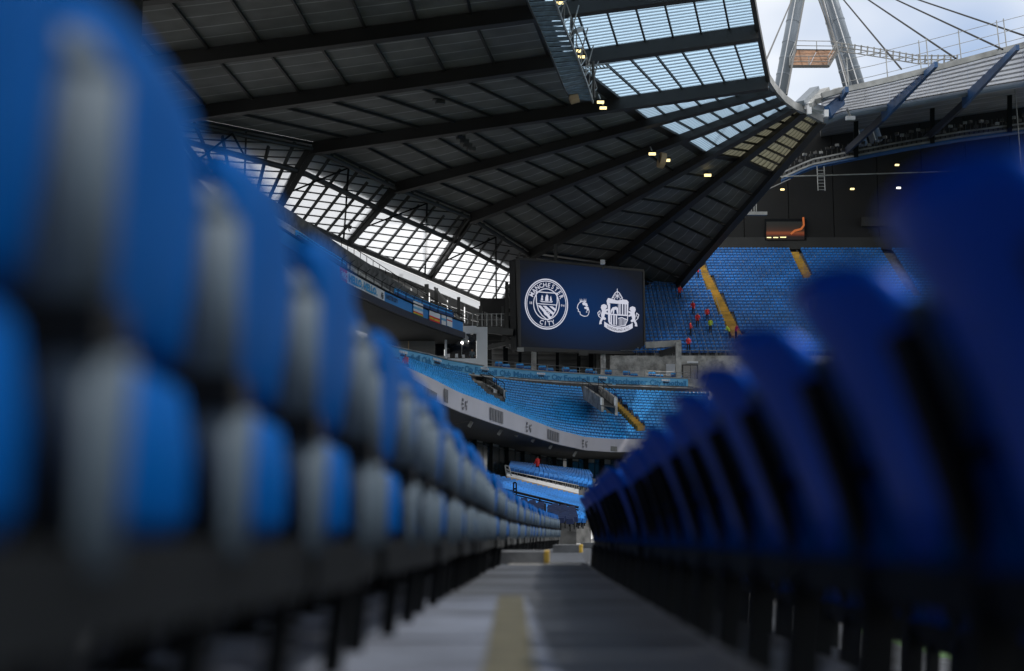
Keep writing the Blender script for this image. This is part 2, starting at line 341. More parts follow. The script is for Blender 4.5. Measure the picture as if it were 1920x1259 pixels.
def resample(pts, step):
    out = []; carry = 0
    for a, b in zip(pts, pts[1:]):
        L = (b - a).length; t = carry
        while t < L: out.append((a + (b - a) * (t / L), (b - a).normalized())); t += step
        carry = t - L
    return out
def smooth(pts, it=2):
    for _ in range(it):
        o = [pts[0]]
        for a, b in zip(pts, pts[1:]): o += [a * .75 + b * .25, a * .25 + b * .75]
        pts = o + [pts[-1]]
    return pts
# middle tier, corner: plan lines of its front and back edge
FRONT = [V(p) for p in ((-8, -60, 0), (-8, 0, 0), (-7.5, 35, 0), (-6.5, 60, 0), (-5.6, 74, 0), (-4.6, 83, 0), (-3.4, 90.7, 0), (-1.4, 98.8, 0), (.9, 109, 0), (3.8, 122, 0), (6.7, 130.5, 0), (10.5, 135.5, 0), (16, 139, 0), (24, 141, 0))]
BACK = [V(p) for p in ((-21, -60, 0), (-21, 0, 0), (-20.6, 35, 0), (-20, 62, 0), (-19.3, 76, 0), (-18.4, 86, 0), (-17.2, 94, 0), (-15, 102.5, 0), (-12.4, 113, 0), (-8.6, 127.5, 0), (-3.6, 139, 0), (3.5, 147, 0), (12, 152, 0), (24, 156, 0))]
FRONT, BACK = smooth(FRONT), smooth(BACK)
ZF, ZB, NR = 8.65, 15.0, 18
t2 = thing('middle_tier', 'grey stepped middle tier sweeping round the corner above the white fascia', 'stand')
def ring(t, z): return [V((lerp(a.x, b.x, t), lerp(a.y, b.y, t), z)) for a, b in zip(FRONT, BACK)]
def band(mb, A, B, th=None, mi=0, close=True):     # strip between two polylines with thickness pushed along +n
    for i in range(len(A) - 1):
        u = lambda k: k / (len(A) - 1)
        mb.slab([A[i], A[i + 1], B[i + 1], B[i]], th, mi)
seats2 = []
gaps2 = [[(880, 698), (915, 700), (952, 742), (948, 760), (915, 742), (885, 716)], [(1086, 716), (1120, 718), (1160, 762), (1150, 785), (1118, 760), (1090, 735)], [(1146, 745), (1160, 745), (1216, 805), (1190, 805)]]
for r in range(NR):
    t0, t1 = r / NR, (r + 1) / NR; z = lerp(ZF, ZB, r / (NR - 1))
    m = MB(); A, B = ring(t0, z), ring(t1, z)
    dz = (ZB - ZF) / (NR - 1)
    for i in range(len(A) - 1): m.hexa([A[i] - V((0, 0, dz + .1)), A[i + 1] - V((0, 0, dz + .1)), B[i + 1] - V((0, 0, dz + .1)), B[i] - V((0, 0, dz + .1))], [A[i], A[i + 1], B[i + 1], B[i]])
    m.build('tread', M['concrete_dark'], t2)
    for p, d in resample(ring(t0 + .55 / NR, z), .47)[r % 2:]:
        p = p + d * (.235 * (r % 2))
        x, y = proj(p + V((0, 0, .5)))
        if x < 770 or x > 1330 or p.y < 60: continue
        if any(inside(gq, x, y) for gq in gaps2): continue
        seats2.append((p, V((d.y, -d.x, 0))))
seats2.sort(key=lambda q: q[0].length)
n_ind = 300 - n_near
for p, d in seats2[:n_ind]:
    o = bpy.data.objects.new('stadium_seat', far_m); sc.collection.objects.link(o); o.location = p; o.rotation_euler = (0, 0, math.atan2(d.y, d.x))
    tag(o, 'small sky blue seat in the rows just above the long white fascia', 'seat', 'sky blue seats of the middle tier')
mb = MB()
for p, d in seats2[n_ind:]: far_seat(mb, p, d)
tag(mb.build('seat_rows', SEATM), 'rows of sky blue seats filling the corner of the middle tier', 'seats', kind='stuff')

m = MB()
for a, b in zip(FRONT, FRONT[1:]):
    if b.y < 86: m.slab([V((a.x, a.y, 7.7)), V((b.x, b.y, 7.7)), V((b.x - 15, b.y, 7.2)), V((a.x - 15, a.y, 7.2))], .3)
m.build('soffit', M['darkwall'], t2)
sw = thing('side_rear_wall', 'dark rear wall of the near side stand behind the tiers', 'wall')
for k in range(12):
    m = MB(); m.box((-23, -54 + 12 * k, 15), .5, 11.9, 48); m.build('panel', M['darkwall'], sw)
m = MB(); m.box((-3, -62, 14), 42, .5, 50); tag(m.build('sky_block_wall', M['darkwall']), 'added dark wall behind the viewer blocking sky light', 'wall')  # added out of view to keep sky light off the near seats
op = thing('opposite_stand', 'stand across the pitch with two blue terraces and a dark roof', 'stand')
m = MB(); m.slab([(98, -50, -5), (98, 180, -5), (116, 180, 6), (116, -50, 6)], .4); m.build('lower_terrace', M['seat_sky'], op)
m = MB(); m.slab([(110, -50, 10), (110, 180, 10), (136, 180, 27), (136, -50, 27)], .4); m.build('upper_terrace', M['seat_sky'], op)
m = MB(); m.slab([(92, -50, 38), (92, 180, 38), (140, 180, 36), (140, -50, 36)], .4); m.build('roof_sheet', M['rafter'], op)
m = MB(); m.box((138, 65, 15), .5, 230, 46); m.build('rear_wall', M['darkwall'], op)

# curved surfaces along a plan line, given in photo columns
def along(table, n, x0, x1):
    """table rows (px, ytop, ybot, Y) -> top and bottom polylines"""
    A, B = [], []
    for i in range(n + 1):
        x = lerp(x0, x1, i / n); a, b, Y = pl(table, x); A.append(P(x, a, Y)); B.append(P(x, b, Y))
    return A, B
def sheet(mb, A, B, th, mi=0):
    for i in range(len(A) - 1):
        n = (A[i + 1] - A[i]).cross(B[i] - A[i]).normalized() * th
        mb.hexa([B[i], B[i + 1], A[i + 1], A[i]], [B[i] + n, B[i + 1] + n, A[i + 1] + n, A[i] + n], mi)
LED = [(760, 688, 731, 75), (812, 712, 751, 83), (861, 737, 773, 90.5), (921, 759, 794, 98.6), (982, 783, 814, 108.6), (1042, 806, 833, 121.5), (1096, 820, 845, 130), (1148, 824, 848.5, 134.5), (1200, 824, 848, 137), (1290, 822, 846, 139)]
led = thing('fascia_board', 'long white curved fascia board below the middle tier seats', 'fascia')
xs = [760, 800, 838, 872, 905, 938, 970, 1000, 1030, 1058, 1085, 1110, 1136, 1170, 1210, 1290]
for a, b in zip(xs, xs[1:]):
    A, B = along(LED, 4, a, b); A = [q + V((0, -.35, 0)) for q in A]; B = [q + V((0, -.35, 0)) for q in B]
    k = 1 - .0012 / max(.01, 1); m = MB(); sheet(m, A, B, .18); m.build('panel', M['led'], led)
def onface(T, x, fy, off):              # a point just in front of a curved face, fy 0 top .. 1 bottom
    q = []
    for xx in (x - 2, x + 2): a, b, Y = pl(T, xx); q.append(P(xx, lerp(a, b, fy), Y))
    a, b, Y = pl(T, x); p = P(x, lerp(a, b, fy), Y); n = (q[1] - q[0]).cross(V((0, 0, -1))).normalized(); return p - n * off
def ontable(T, x, fy, off): return onface(T, x, fy, .06) + V((0, -.35, 0))
for (x0, n, wdt) in ((832, 3, 1.6), (918, 5, 4), (1026, 5, 3.4)):          # bar-like lettering on the fascia
    for i in range(n):
        m = MB(); xa = x0 + i * (wdt + 1.0) ; xb = xa + wdt
        m.slab([ontable(LED, xa, .85, .30), ontable(LED, xb, .85, .30), ontable(LED, xb, .2, .30), ontable(LED, xa, .2, .30)], .02); m.build('fascia_mark', M['led_ink'], led)
for x0 in (870, 990, 1095):                        # crest and eagle-like marks
    for (u, v, du, dv) in ((-3, .25, 2, .16), (-3.6, .5, 3, .1), (-3, .7, 2, .14), (2, .35, 1.2, .3), (3.6, .55, 1.2, .25), (4.4, .3, 1, .12)):
        m = MB(); m.slab([ontable(LED, x0 + u - du / 2, v + dv, .30), ontable(LED, x0 + u + du / 2, v + dv, .30), ontable(LED, x0 + u + du / 2 + .5, v, .30), ontable(LED, x0 + u - du / 2 + .5, v, .30)], .02); m.build('fascia_mark', M['led_ink'], led)
# soffit under the middle tier with light brackets
m = MB(); A, B = along(LED, 24, 760, 1290); C = []
for i, q in enumerate(B):
    t = i / 24 * (len(BACK) - 1); k = min(int(t), len(BACK) - 2); dn = V((q.x, q.y, 0))
    best = min(range(len(FRONT)), key=lambda j: (FRONT[j] - dn).length); bk = V((BACK[best].x, BACK[best].y, 0))
    C.append(V((lerp(q.x, bk.x, .8), lerp(q.y, bk.y, .8), q.z - .25)))
for i in range(24): m.slab([B[i], B[i + 1], C[i + 1], C[i]], .1)
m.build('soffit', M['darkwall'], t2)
for (x, y) in ((828, 770), (882, 797), (937, 812), (970, 815), (1000, 825), (1033, 838), (1078, 852)):
    Y = pl(LED, x)[2] + 2.5; a = P(x + 3, y - 6, Y); b = P(x - 3, y + 4, Y)
    m = MB(); m.beam(a, b, .28, .22); m.build('soffit_lamp', M['galv'], t2)
    m = MB(); m.beam(a + V((0, .3, .15)), P(x - 35, y - 3, Y + 2), .12, .12); m.build('conduit', M['steel'], t2)

# ------------------------------------------------------------------ lettering helper
def glyphs(s, size=1.0, bold=0.0):
    cu = bpy.data.curves.new('t', 'FONT'); cu.body = s; cu.size = size; cu.resolution_u = 2; cu.offset = bold
    o = bpy.data.objects.new('t', cu); sc.collection.objects.link(o)
    dg = bpy.context.evaluated_depsgraph_get(); me = bpy.data.meshes.new_from_object(o.evaluated_get(dg))
    v = [tuple(q.co) for q in me.vertices]; f = [tuple(p.vertices) for p in me.polygons]
    bpy.data.objects.remove(o); bpy.data.curves.remove(cu); bpy.data.meshes.remove(me)
    return v, f
def text_on(fn, s, name, material, parent, bold=.03):
    """fn(u, v) with u 0..1 along the word and v 0..1 up the capitals -> point"""
    v, f = glyphs(s, 1.0, bold); x0 = min(q[0] for q in v); x1 = max(q[0] for q in v); H = .73
    mb = MB(); mb.v = [tuple(fn((q[0] - x0) / (x1 - x0), q[1] / H)) for q in v]; mb.f = f; mb.uv = [[(0, 0)] * len(q) for q in f]; mb.mi = [0] * len(f)
    return mb.build(name, material, parent)

# ------------------------------------------------------------------ light blue banner behind the middle tier
BAN = [(700, 641, 668, 117), (740, 652, 676, 124), (809, 667, 690, 132.5), (837, 675.5, 696, 135.5), (914, 688.5, 706, 141.5), (1012, 697, 713.5, 146.5), (1154, 706, 722.5, 151.5), (1287, 711, 727, 155), (1308, 712, 728, 155.5)]
ban = thing('club_banner', 'light blue lettered banner wall running behind the middle tier seats', 'banner')
xs = [700, 740, 780, 820, 860, 900, 945, 990, 1035, 1080, 1130, 1180, 1235, 1290]
for a, b in zip(xs, xs[1:]):
    A, B = along(BAN, 3, a, b); m = MB(); sheet(m, A, B, .25); m.build('panel', M['banner'], ban)
def onban(x, fy, off=.16):
    return onface(BAN, x, fy, off * .4)
for (xa, xb, s) in ((752, 808, 'Football Club'), (815, 869, 'Manchester'), (871, 887, 'City'), (890, 957, 'Football Club'), (962, 1031, 'Manchester'), (1034, 1053, 'City'), (1057, 1135, 'Football Club'), (1140, 1214, 'Manchester'), (1218, 1240, 'City'), (1244, 1286, 'Football')):
    wds = s.split(' '); n_ = len(s); k_ = 0
    for wd_ in wds:
        a_, b_ = lerp(xa, xb, k_ / n_), lerp(xa, xb, (k_ + len(wd_)) / n_); k_ += len(wd_) + 1
        text_on(lambda u, v: onban(lerp(a_, b_, u), lerp(.82, .2, v)), wd_, 'lettering', M['banner_ink'], ban)
for x in (755, 819, 908, 1014, 1130, 1248):        # small sponsor plates: white line over a dark line, too small to read
    for (fy, h, mt, wd) in ((.14, .2, 'white', 16), (.42, .16, 'navy', 11)):
        for k in range(5):
            m = MB(); a = x - wd / 2 + wd * k / 5; b = a + wd / 5 * .8
            m.slab([onban(a, fy + h, .2), onban(b, fy + h, .2), onban(b, fy, .2), onban(a, fy, .2)], .02); m.build('small_print', M[mt], ban)
m = MB(); A, B = along(BAN, 30, 700, 1300)
for a, b in zip(A, A[1:]): m.beam(a + V((0, .1, .06)), b + V((0, .1, .06)), .35, .10)
m.build('coping', M['galv'], ban)
m = MB()
for a, b in zip(B, B[1:]): m.beam(a + V((0, -.1, -.06)), b + V((0, -.1, -.06)), .3, .10)
m.build('lower_trim', M['concrete_pale'], ban)
# deck behind the banner, its back wall of louvred panels
m = MB(); A, _ = along(BAN, 24, 700, 1300); Cq = [q + V((0, 9, 0)) + V((-2, 0, 0)) for q in A]
A2 = [q - V((0, 0, .9)) for q in A]; C2 = [q - V((0, 0, .9)) for q in Cq]
for i in range(24): m.slab([A2[i], A2[i + 1], C2[i + 1], C2[i]], .2)
deck = tag(m.build('viewing_deck', M['concrete']), 'narrow concrete deck behind the light blue banner', 'deck')
wall = thing('louvred_wall', 'grey wall of horizontal metal panels below the big screen', 'wall')
xs = [922, 948, 975, 1008, 1045, 1085, 1118, 1150, 1190, 1232, 1252]
for a, b in zip(xs, xs[1:]):
    for k in range(6):
        ya, yb = lerp(645, 706, k / 6), lerp(645, 706, (k + 1) / 6) - .7
        m = MB(); m.slab([P(a, yb, 163), P(b - 1, yb, 163), P(b - 1, ya, 163.35), P(a, ya, 163.35)], .1); m.build('panel', M['soffit'] if a > 1100 else M['greywall'], wall)
for x, wd in ((948, 9), (975, 6), (1045, 6), (1085, 7), (1108, 8), (1150, 4), (1192, 5), (1234, 9)):
    m = MB(); m.beam(P(x, 712, 162.3), P(x, 640, 162.3), wd * 162 / F, .4); m.build('post', M['black_steel'], wall)
for x in (1001, 1131):
    t = tag(MB().build('tmp', M['galv']), None); bpy.data.objects.remove(t)
    m = MB(); m.beam(P(x, 710, 158), P(x, 652, 158), .55, .5); tag(m.build('concrete_column', M['concrete_pale']), 'pale square column standing below the big screen, ' + ('nearer the city crest' if x < 1100 else 'under the striped crest'), 'column')
# groups of blue chairs and railing on the deck
for (x, n) in ((932, 4), (972, 4), (1014, 4), (1058, 4), (1102, 3), (1138, 2), (1172, 4), (1220, 4), (1262, 3)):
    a, b, Y = pl(BAN, x)
    for k in range(n):
        p = P(x + k * 7, a + 2, Y + 1.6); o = bpy.data.objects.new('stadium_seat', far_m); sc.collection.objects.link(o)
        o.location = p + V((0, 0, -.35 if k > 1 else -.1)); o.rotation_euler = (0, 0, -1.45 + .2 * (k % 2))
        tag(o, 'blue chair on the deck above the light blue banner', 'seat', 'chairs on the deck below the big screen')
rail = thing('deck_railing', 'thin grey railing along the top of the light blue banner', 'railing')
A, _ = along(BAN, 26, 905, 1300)
m = MB()
for a, b in zip(A, A[1:]): m.tube(a + V((0, .3, .75)), b + V((0, .3, .75)), .03, 6); m.tube(a + V((0, .3, .4)), b + V((0, .3, .4)), .02, 6)
m.build('handrail', M['galv'], rail)
for a in A[::2]:
    m = MB(); m.tube(a + V((0, .3, .05)), a + V((0, .3, .78)), .035, 6); m.build('post', M['galv'], rail)

# stairway openings in the middle tier
def vomitory(pts, label):
    v = thing('stairwell', label, 'stairwell')
    (ax, ay), (bx, by), (cx, cy), (dx, dy) = pts; Y0, Y1 = 150 - (ay > 0) * 6, 136
    def wallq(x0, y0, x1, y1, Ya, Yb, h, nm, mt):
        m = MB(); a, b = P(x0, y0, Ya), P(x1, y1, Yb); m.hexa([a - V((0, 0, h)), b - V((0, 0, h)), b + V((.25, .05, -h)), a + V((.25, .05, -h))], [a, b, b + V((.25, .05, 0)), a + V((.25, .05, 0))]); return m.build(nm, M[mt], v)
    wallq(ax, ay, bx, by, Y0, Y1, 1.3, 'side_wall', 'concrete_pale'); wallq(cx, cy, dx, dy, Y0, Y1, 1.7, 'side_wall', 'concrete_pale')
    m = MB(); m.slab([P(ax + 1, ay + 13, Y0), P(cx, cy + 13, Y0), P(cx, cy, Y0), P(ax + 1, ay, Y0)], .1); m.build('opening', M['navy'], v)
    m = MB(); m.slab([P(ax + 2, ay + 14, Y0 - .2), P(cx, cy + 14, Y0 - .2), P(dx, dy + 18, Y1), P(bx, by + 14, Y1)], .1); m.build('floor', M['concrete_dark'], v)
    m = MB(); m.beam(P(bx, by - 1, Y1 - .1), P(bx, by + 13, Y1 - .1), .16, .16); m.beam(P(dx, dy - 1, Y1 - .1), P(dx, dy + 15, Y1 - .1), .16, .16); m.build('end_post', M['white'], v)
    m = MB()
    for q in ((ax, ay, bx, by), (cx, cy, dx, dy)):
        a, b = P(q[0], q[1], Y0 - .05), P(q[2], q[3], Y1); up = V((0, 0, .7)); m.tube(a + up, b + up, .035, 6)
        for k in range(4): m.tube(lerp(a, b, k / 3), lerp(a, b, k / 3) + up, .03, 6)
    m.build('handrail', M['black_steel'], v)
vomitory([(879, 705), (927, 731), (903, 705), (946, 733)], 'grey walled stairwell in the middle tier beside the white framed studio')
vomitory([(1093, 724), (1127, 747), (1122, 724), (1153, 746)], 'grey walled stairwell in the middle tier below the big screen')
def steps(poly, Y0, Y1, n, label, mt='stair_yellow'):
    s = thing('stairway', label, 'stairs'); (ax, ay), (bx, by), (cx, cy), (dx, dy) = poly
    for k in range(n):
        t, u = k / n, (k + .86) / n; Ya, Yb = lerp(Y0, Y1, t), lerp(Y0, Y1, u)
        a, b = P(lerp(ax, dx, t), lerp(ay, dy, t), Ya), P(lerp(bx, cx, t), lerp(by, cy, t), Ya); c, d = P(lerp(bx, cx, u), lerp(by, cy, u), Yb), P(lerp(ax, dx, u), lerp(ay, dy, u), Yb)
        z = max(a.z, d.z); m = MB(); m.hexa([V((q.x, q.y, z - .5)) for q in (a, b, c, d)], [V((q.x, q.y, z)) for q in (a, b, c, d)]); m.build('step', M[mt], s)
    return s
steps([(1150, 756), (1158, 754), (1210, 800), (1196, 803)], 143.5, 136.2, 12, 'short yellow stairway between seat blocks of the middle tier')

# ------------------------------------------------------------------ lower tier: boxes at the back, sunlit seats
bw = thing('hospitality_boxes', 'dark glazed back wall under the middle tier with panelled windows', 'wall')
LW = [(760, 735, 800, 96), (850, 770, 870, 108), (920, 795, 888, 118), (1000, 818, 897, 133), (1060, 835, 900, 142), (1150, 845, 905, 147), (1300, 842, 905, 150)]
xs = list(range(800, 1180, 15))
for i, (a, b) in enumerate(zip(xs, xs[1:])):
    for (f0, f1, mt) in ((0.0, .44, 'box_glass' if i % 2 else 'greywall'), (.46, 1.0, 'box_glass')):
        q = []
        for x, f in ((a, f1), (b - 1.2, f1), (b - 1.2, f0), (a, f0)):
            yt, yb, Y = pl(LW, x); q.append(P(x, lerp(yt, yb, f), Y))
        m = MB(); m.slab(q, .12); m.build('window_panel', M[mt], bw)
for x in xs[::2]:
    yt, yb, Y = pl(LW, x); m = MB(); m.beam(P(x, yb + 3, Y - .3), P(x, yt - 3, Y - .3), .35, .35); m.build('mullion', M['black_steel'], bw)
m = MB()
for a, b in zip(range(790, 1280, 10), range(800, 1290, 10)):
    q = [];
    for x, f in ((a, 1.08), (b, 1.08), (b, -.1), (a, -.1)): yt, yb, Y = pl(LW, x); q.append(P(x, lerp(yt, yb, f), Y + .8))
    m.slab(q, .1)
m.build('backing', M['darkwall'], bw)
def seat_block(corners, rows, label, gapf=None, m0='seat_sky', name='seat_rows'):
    """corners (px,py,Y): front-left, front-right, back-right, back-left"""
    a, b, c, d = [P(*q) for q in corners]; mb = MB(); tb = MB()
    for r in range(rows):
        t = r / max(1, rows - 1); p0, p1 = lerp(a, d, t), lerp(b, c, t); z0 = max(p0.z, p1.z)
        e = (p1 - p0); L = V((e.x, e.y, 0)).length; u = e / L; f = V((u.y, -u.x, 0))
        nxt = lerp(a, d, t + 1 / max(1, rows - 1)) - p0
        tb.hexa([p0 - f * -.35 - V((0, 0, .9)), p1 - f * -.35 - V((0, 0, .9)), p1 - f * .5 - V((0, 0, .9)), p0 - f * .5 - V((0, 0, .9))], [p0 + f * .35, p1 + f * .35, p1 - f * .5, p0 - f * .5])
        k = .25 + .24 * (r % 2)
        while k < L:
            p = p0 + u * k; x, y = proj(p + V((0, 0, .4)))
            if not (gapf and gapf(x, y)): far_seat(mb, p, V((f.x, f.y, 0)).normalized())
            k += .48
    o = tag(mb.build(name, [M[m0], M['black_steel'], M['seat_pan_shade'] if m0 != 'seat_navy' else M[m0], M['galv']]), label, 'seats', kind='stuff')
    return o, tb
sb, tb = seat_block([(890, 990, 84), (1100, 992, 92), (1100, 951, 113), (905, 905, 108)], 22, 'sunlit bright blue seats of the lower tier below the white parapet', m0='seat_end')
tag(tb.build('lower_tier', M['concrete_dark']), 'stepped lower tier under the sunlit bright blue seats', 'stand')
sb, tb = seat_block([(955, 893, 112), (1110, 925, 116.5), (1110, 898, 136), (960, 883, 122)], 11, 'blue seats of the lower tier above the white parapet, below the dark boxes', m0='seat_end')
tag(tb.build('lower_tier', M['concrete_dark']), 'stepped lower tier behind the white parapet', 'stand')
pw = thing('parapet_wall', 'low white parapet with tan footing sloping through the lower tier seats', 'wall')
m = MB(); m.hexa([P(950, 894, 110.6), P(1085, 928, 114.6), P(1085, 928, 115), P(950, 894, 111)], [P(950, 887, 110.6), P(1085, 918, 114.6), P(1085, 918, 115), P(950, 887, 111)]); m.build('upstand', M['white'], pw)
m = MB(); m.hexa([P(950, 899, 110), P(1085, 935, 114), P(1085, 935, 114.5), P(950, 899, 110.5)], [P(950, 893, 110), P(1085, 926, 114), P(1085, 926, 114.5), P(950, 893, 110.5)]); m.build('footing', M['beige'], pw)
m = MB(); m.tube(P(952, 883, 110.6), P(1085, 911, 114.6), .03, 6)
for k in range(8): x = 952 + k * 18; m.tube(P(x, 888 + (x - 952) * .235, 110.6 + (x - 952) * .03), P(x, 883 + (x - 952) * .21, 110.6 + (x - 952) * .03), .025, 6)
m.build('handrail', M['galv'], pw)
gt = thing('metal_gate', 'small silver metal gate at the top of the white parapet', 'gate')
m = MB()
for a, b in (((947, 873), (954, 875)), ((947, 873), (950, 892)), ((954, 875), (959, 893)), ((948, 880), (956, 882)), ((949, 886), (957, 888))): m.tube(P(*a, 109.5), P(*b, 109.5), .06, 6)
m.build('frame', M['galv'], gt)
# dark railing and navy seats in front of the sunlit block
rl = thing('walkway_railing', 'long dark railing crossing in front of the sunlit lower seats', 'railing')
m = MB(); m.tube(P(900, 907, 84), P(1085, 952, 84), .07, 8); m.tube(P(900, 912, 84), P(1085, 957, 84), .04, 8); m.build('handrail', M['black_steel'], rl)
for x in (930, 962, 1012, 1050, 1078):
    y = 907 + (x - 900) * .243; m = MB(); m.tube(P(x, y + 20, 84), P(x, y, 84), .06, 6); m.build('post', M['black_steel'], rl)
m = MB(); m.beam(P(963, 930, 83), P(963, 905, 83), .09, .09); m.beam(P(968, 930, 83), P(968, 906, 83), .09, .09); m.beam(P(963, 905.5, 83), P(968, 905.5, 83), .09, .09); m.beam(P(963, 917, 83), P(968, 917, 83), .09, .09); m.build('gate_frame', M['black_steel'], rl)
m = MB(); pq_ = lambda x0, y0, x1, y1, Y: m.slab([P(x0, y1, Y), P(x1, y1 + (x1 - x0) * .2, Y), P(x1, y0 + (x1 - x0) * .2, Y), P(x0, y0, Y)], .2)
pq_(1020, 944, 1024, 966, 76); m.build('divider', M['navy'], rl)
for i in range(2):
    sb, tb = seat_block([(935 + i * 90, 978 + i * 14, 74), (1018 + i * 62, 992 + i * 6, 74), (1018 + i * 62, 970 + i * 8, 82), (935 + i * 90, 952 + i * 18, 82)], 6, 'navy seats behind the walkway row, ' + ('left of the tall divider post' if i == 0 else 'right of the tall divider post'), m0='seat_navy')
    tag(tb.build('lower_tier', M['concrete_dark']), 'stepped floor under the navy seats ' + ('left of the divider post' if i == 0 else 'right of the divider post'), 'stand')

# ------------------------------------------------------------------ upper tier on the left
T3 = [(470, 395, 425, 86), (560, 452, 478, 98), (600, 478, 505, 104), (651, 508, 533, 110), (722, 547, 567, 120), (772, 570, 588, 128), (815, 587, 605, 134), (868, 604.5, 623, 140)]
u3 = thing('upper_tier', 'upper tier balcony with lettered fascia curving below the glazed band', 'stand')
for (a, b, mt) in ((470, 637, 'fascia_blue'), (637, 651, 'red'), (651, 687, 'white'), (687, 721, 'white'), (721, 748, 'fascia_blue'), (748, 773, 'fascia_blue'), (773, 803, 'fascia_blue'), (803, 846, 'fascia_blue'), (846, 868, 'fascia_blue')):
    A, B = along(T3, 4, a, b); m = MB(); sheet(m, A, B, .3); m.build('fascia_panel', M[mt], u3)
def on3(x, fy, off=.2):
    return onface(T3, x, fy, off * .4)
text_on(lambda u, v: on3(lerp(653, 706, u), lerp(.78, .18, v)), 'HELLO, HELLO.', 'lettering', M['hello_ink'], u3, .05)
text_on(lambda u, v: on3(lerp(722, 745, u), lerp(.62, .22, v)), 'CHESTER CITY', 'lettering', M['navy'], u3)
text_on(lambda u, v: on3(lerp(639, 650, u), lerp(.75, .25, v)), 'MK', 'lettering', M['white'], u3)
for (u, v, du, dv) in ((714, .3, 3, .1), (713.4, .45, 4, .25), (715, .72, 2, .12)):
    m = MB(); m.slab([on3(u, v + dv), on3(u + du, v + dv), on3(u + du, v), on3(u, v)], .02); m.build('crest_mark', M['led_ink'], u3)
A, B = along(T3, 24, 470, 868)
m = MB()
for i in range(24): m.beam(B[i] - V((0, 0, .35)), B[i + 1] - V((0, 0, .35)), .5, .6)
m.build('lower_lip', M['navy'], u3)
m = MB(); Cb = [q + V((-3.5, 13, -.6)) for q in B]
for i in range(24): m.slab([B[i] - V((0, 0, .62)), B[i + 1] - V((0, 0, .62)), Cb[i + 1], Cb[i]], .15)
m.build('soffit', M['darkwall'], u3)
m = MB()
for a, b in zip(A, A[1:]): m.beam(a + V((0, .1, .05)), b + V((0, .1, .05)), .4, .1)
m.build('coping', M['black_steel'], u3)
W3 = [(470, 350, 420, 100), (560, 405, 470, 112), (640, 462, 505, 121), (700, 500, 533, 128), (770, 545, 567, 135), (830, 582, 593, 140), (880, 610, 611, 143)]
A, B = along(W3, 24, 470, 880); m = MB(); sheet(m, A, B, .3); m.build('back_wall', M['concrete_dark'], u3)
R3 = [(560, 455, 500, 105), (640, 480, 515, 112), (700, 518, 545, 122), (735, 545, 556, 128), (800, 572, 586, 135), (850, 592, 604, 139.5)]
for k in range(4):                                    # stepped terrace
    A, B = along(T3, 16, 470, 866); A1, _ = along(W3, 16, 470, 878)
    m = MB()
    for i in range(16):
        t0, t1 = max(.1, k / 4), (k + 1) / 4; z = lambda q, r, t: V((lerp(q.x, r.x, t), lerp(q.y, r.y, t), lerp(q.z, r.z - 1.4, (k + .4) / 4)))
        a0, a1, b0, b1 = z(A[i], A1[i], t0), z(A[i + 1], A1[i + 1], t0), z(A[i], A1[i], t1), z(A[i + 1], A1[i + 1], t1)
        dn = V((0, 0, .8)); m.hexa([a0 - dn, a1 - dn, b1 - dn, b0 - dn], [a0, a1, b1, b0])
    m.build('tread', M['concrete_pale'], u3)
mb = MB()
for x in range(560, 850, 4):
    if 650 < x < 742: continue
    a, b, Y = pl(T3, x)
    for k in range(2): far_seat(mb, P(x, a - 1 - k * 5, Y + 2 + k * 1.6) - V((0, 0, .3)), V((.85, -.5, 0)))
tag(mb.build('seat_rows', SEATM), 'few blue seats showing above the upper tier fascia', 'seats', kind='stuff')
r3 = MB(); A, B = along(T3, 30, 640, 866)
for i, (a, b) in enumerate(zip(A, A[1:])):
    up = V((0, .4, .75)); r3.tube(a + up, b + up, .035, 6)
    if i % 2 == 0: r3.tube(a + V((0, .4, 0)), a + up, .035, 6); r3.tube(a + up * 1.0 + V((0, 0, .0)), a + V((.2, 1.8, 1.3)), .03, 6)
r3.build('handrail', M['black_steel'], u3)
A, B = along(W3, 20, 640, 878); r3 = MB()
for i, (a, b) in enumerate(zip(A, A[1:])):
    r3.tube(a + V((0, 0, .55)), b + V((0, 0, .55)), .035, 6); r3.tube(a, a + V((0, 0, .55)), .03, 6)
r3.build('wall_rail', M['black_steel'], u3)
def flag(x0, x1, bands, label):
    f = thing('hanging_flag', label, 'flag')
    for (f0, f1, mt) in bands:
        m = MB(); n = 4
        for i in range(n):
            a, b = lerp(x0, x1, i / n), lerp(x0, x1, (i + 1) / n); o = .28 + .05 * (i % 2)
            m.slab([on3(a, f1, o), on3(b, f1, .28 + .05 * ((i + 1) % 2)), on3(b, f0, .28 + .05 * ((i + 1) % 2)), on3(a, f0, o)], .02)
        m.build('cloth_band', M[mt], f)
flag(773, 791, [(-.35, .2, 'white'), (.2, .45, 'banner'), (.45, .7, 'white'), (.7, .82, 'red'), (.82, .94, 'flag_yellow'), (.94, 1.06, 'flag_green'), (1.06, 1.2, 'navy')], 'flag with rainbow stripes hanging over the upper tier fascia')
flag(803, 823, [(-.05, .5, 'white'), (.5, .66, 'red'), (.66, .84, 'flag_yellow'), (.84, 1.02, 'red')], 'white, red and yellow flag hanging over the upper tier fascia')
flag(826, 834, [(-.02, .3, 'white'), (.3, .55, 'banner'), (.55, .98, 'white')], 'narrow pale blue and white flag hanging beside the red and yellow one')
flag(836, 846, [(0, .28, 'white'), (.28, .4, 'red'), (.4, .95, 'white')], 'white flag with thin red bar at the end of the upper tier fascia')
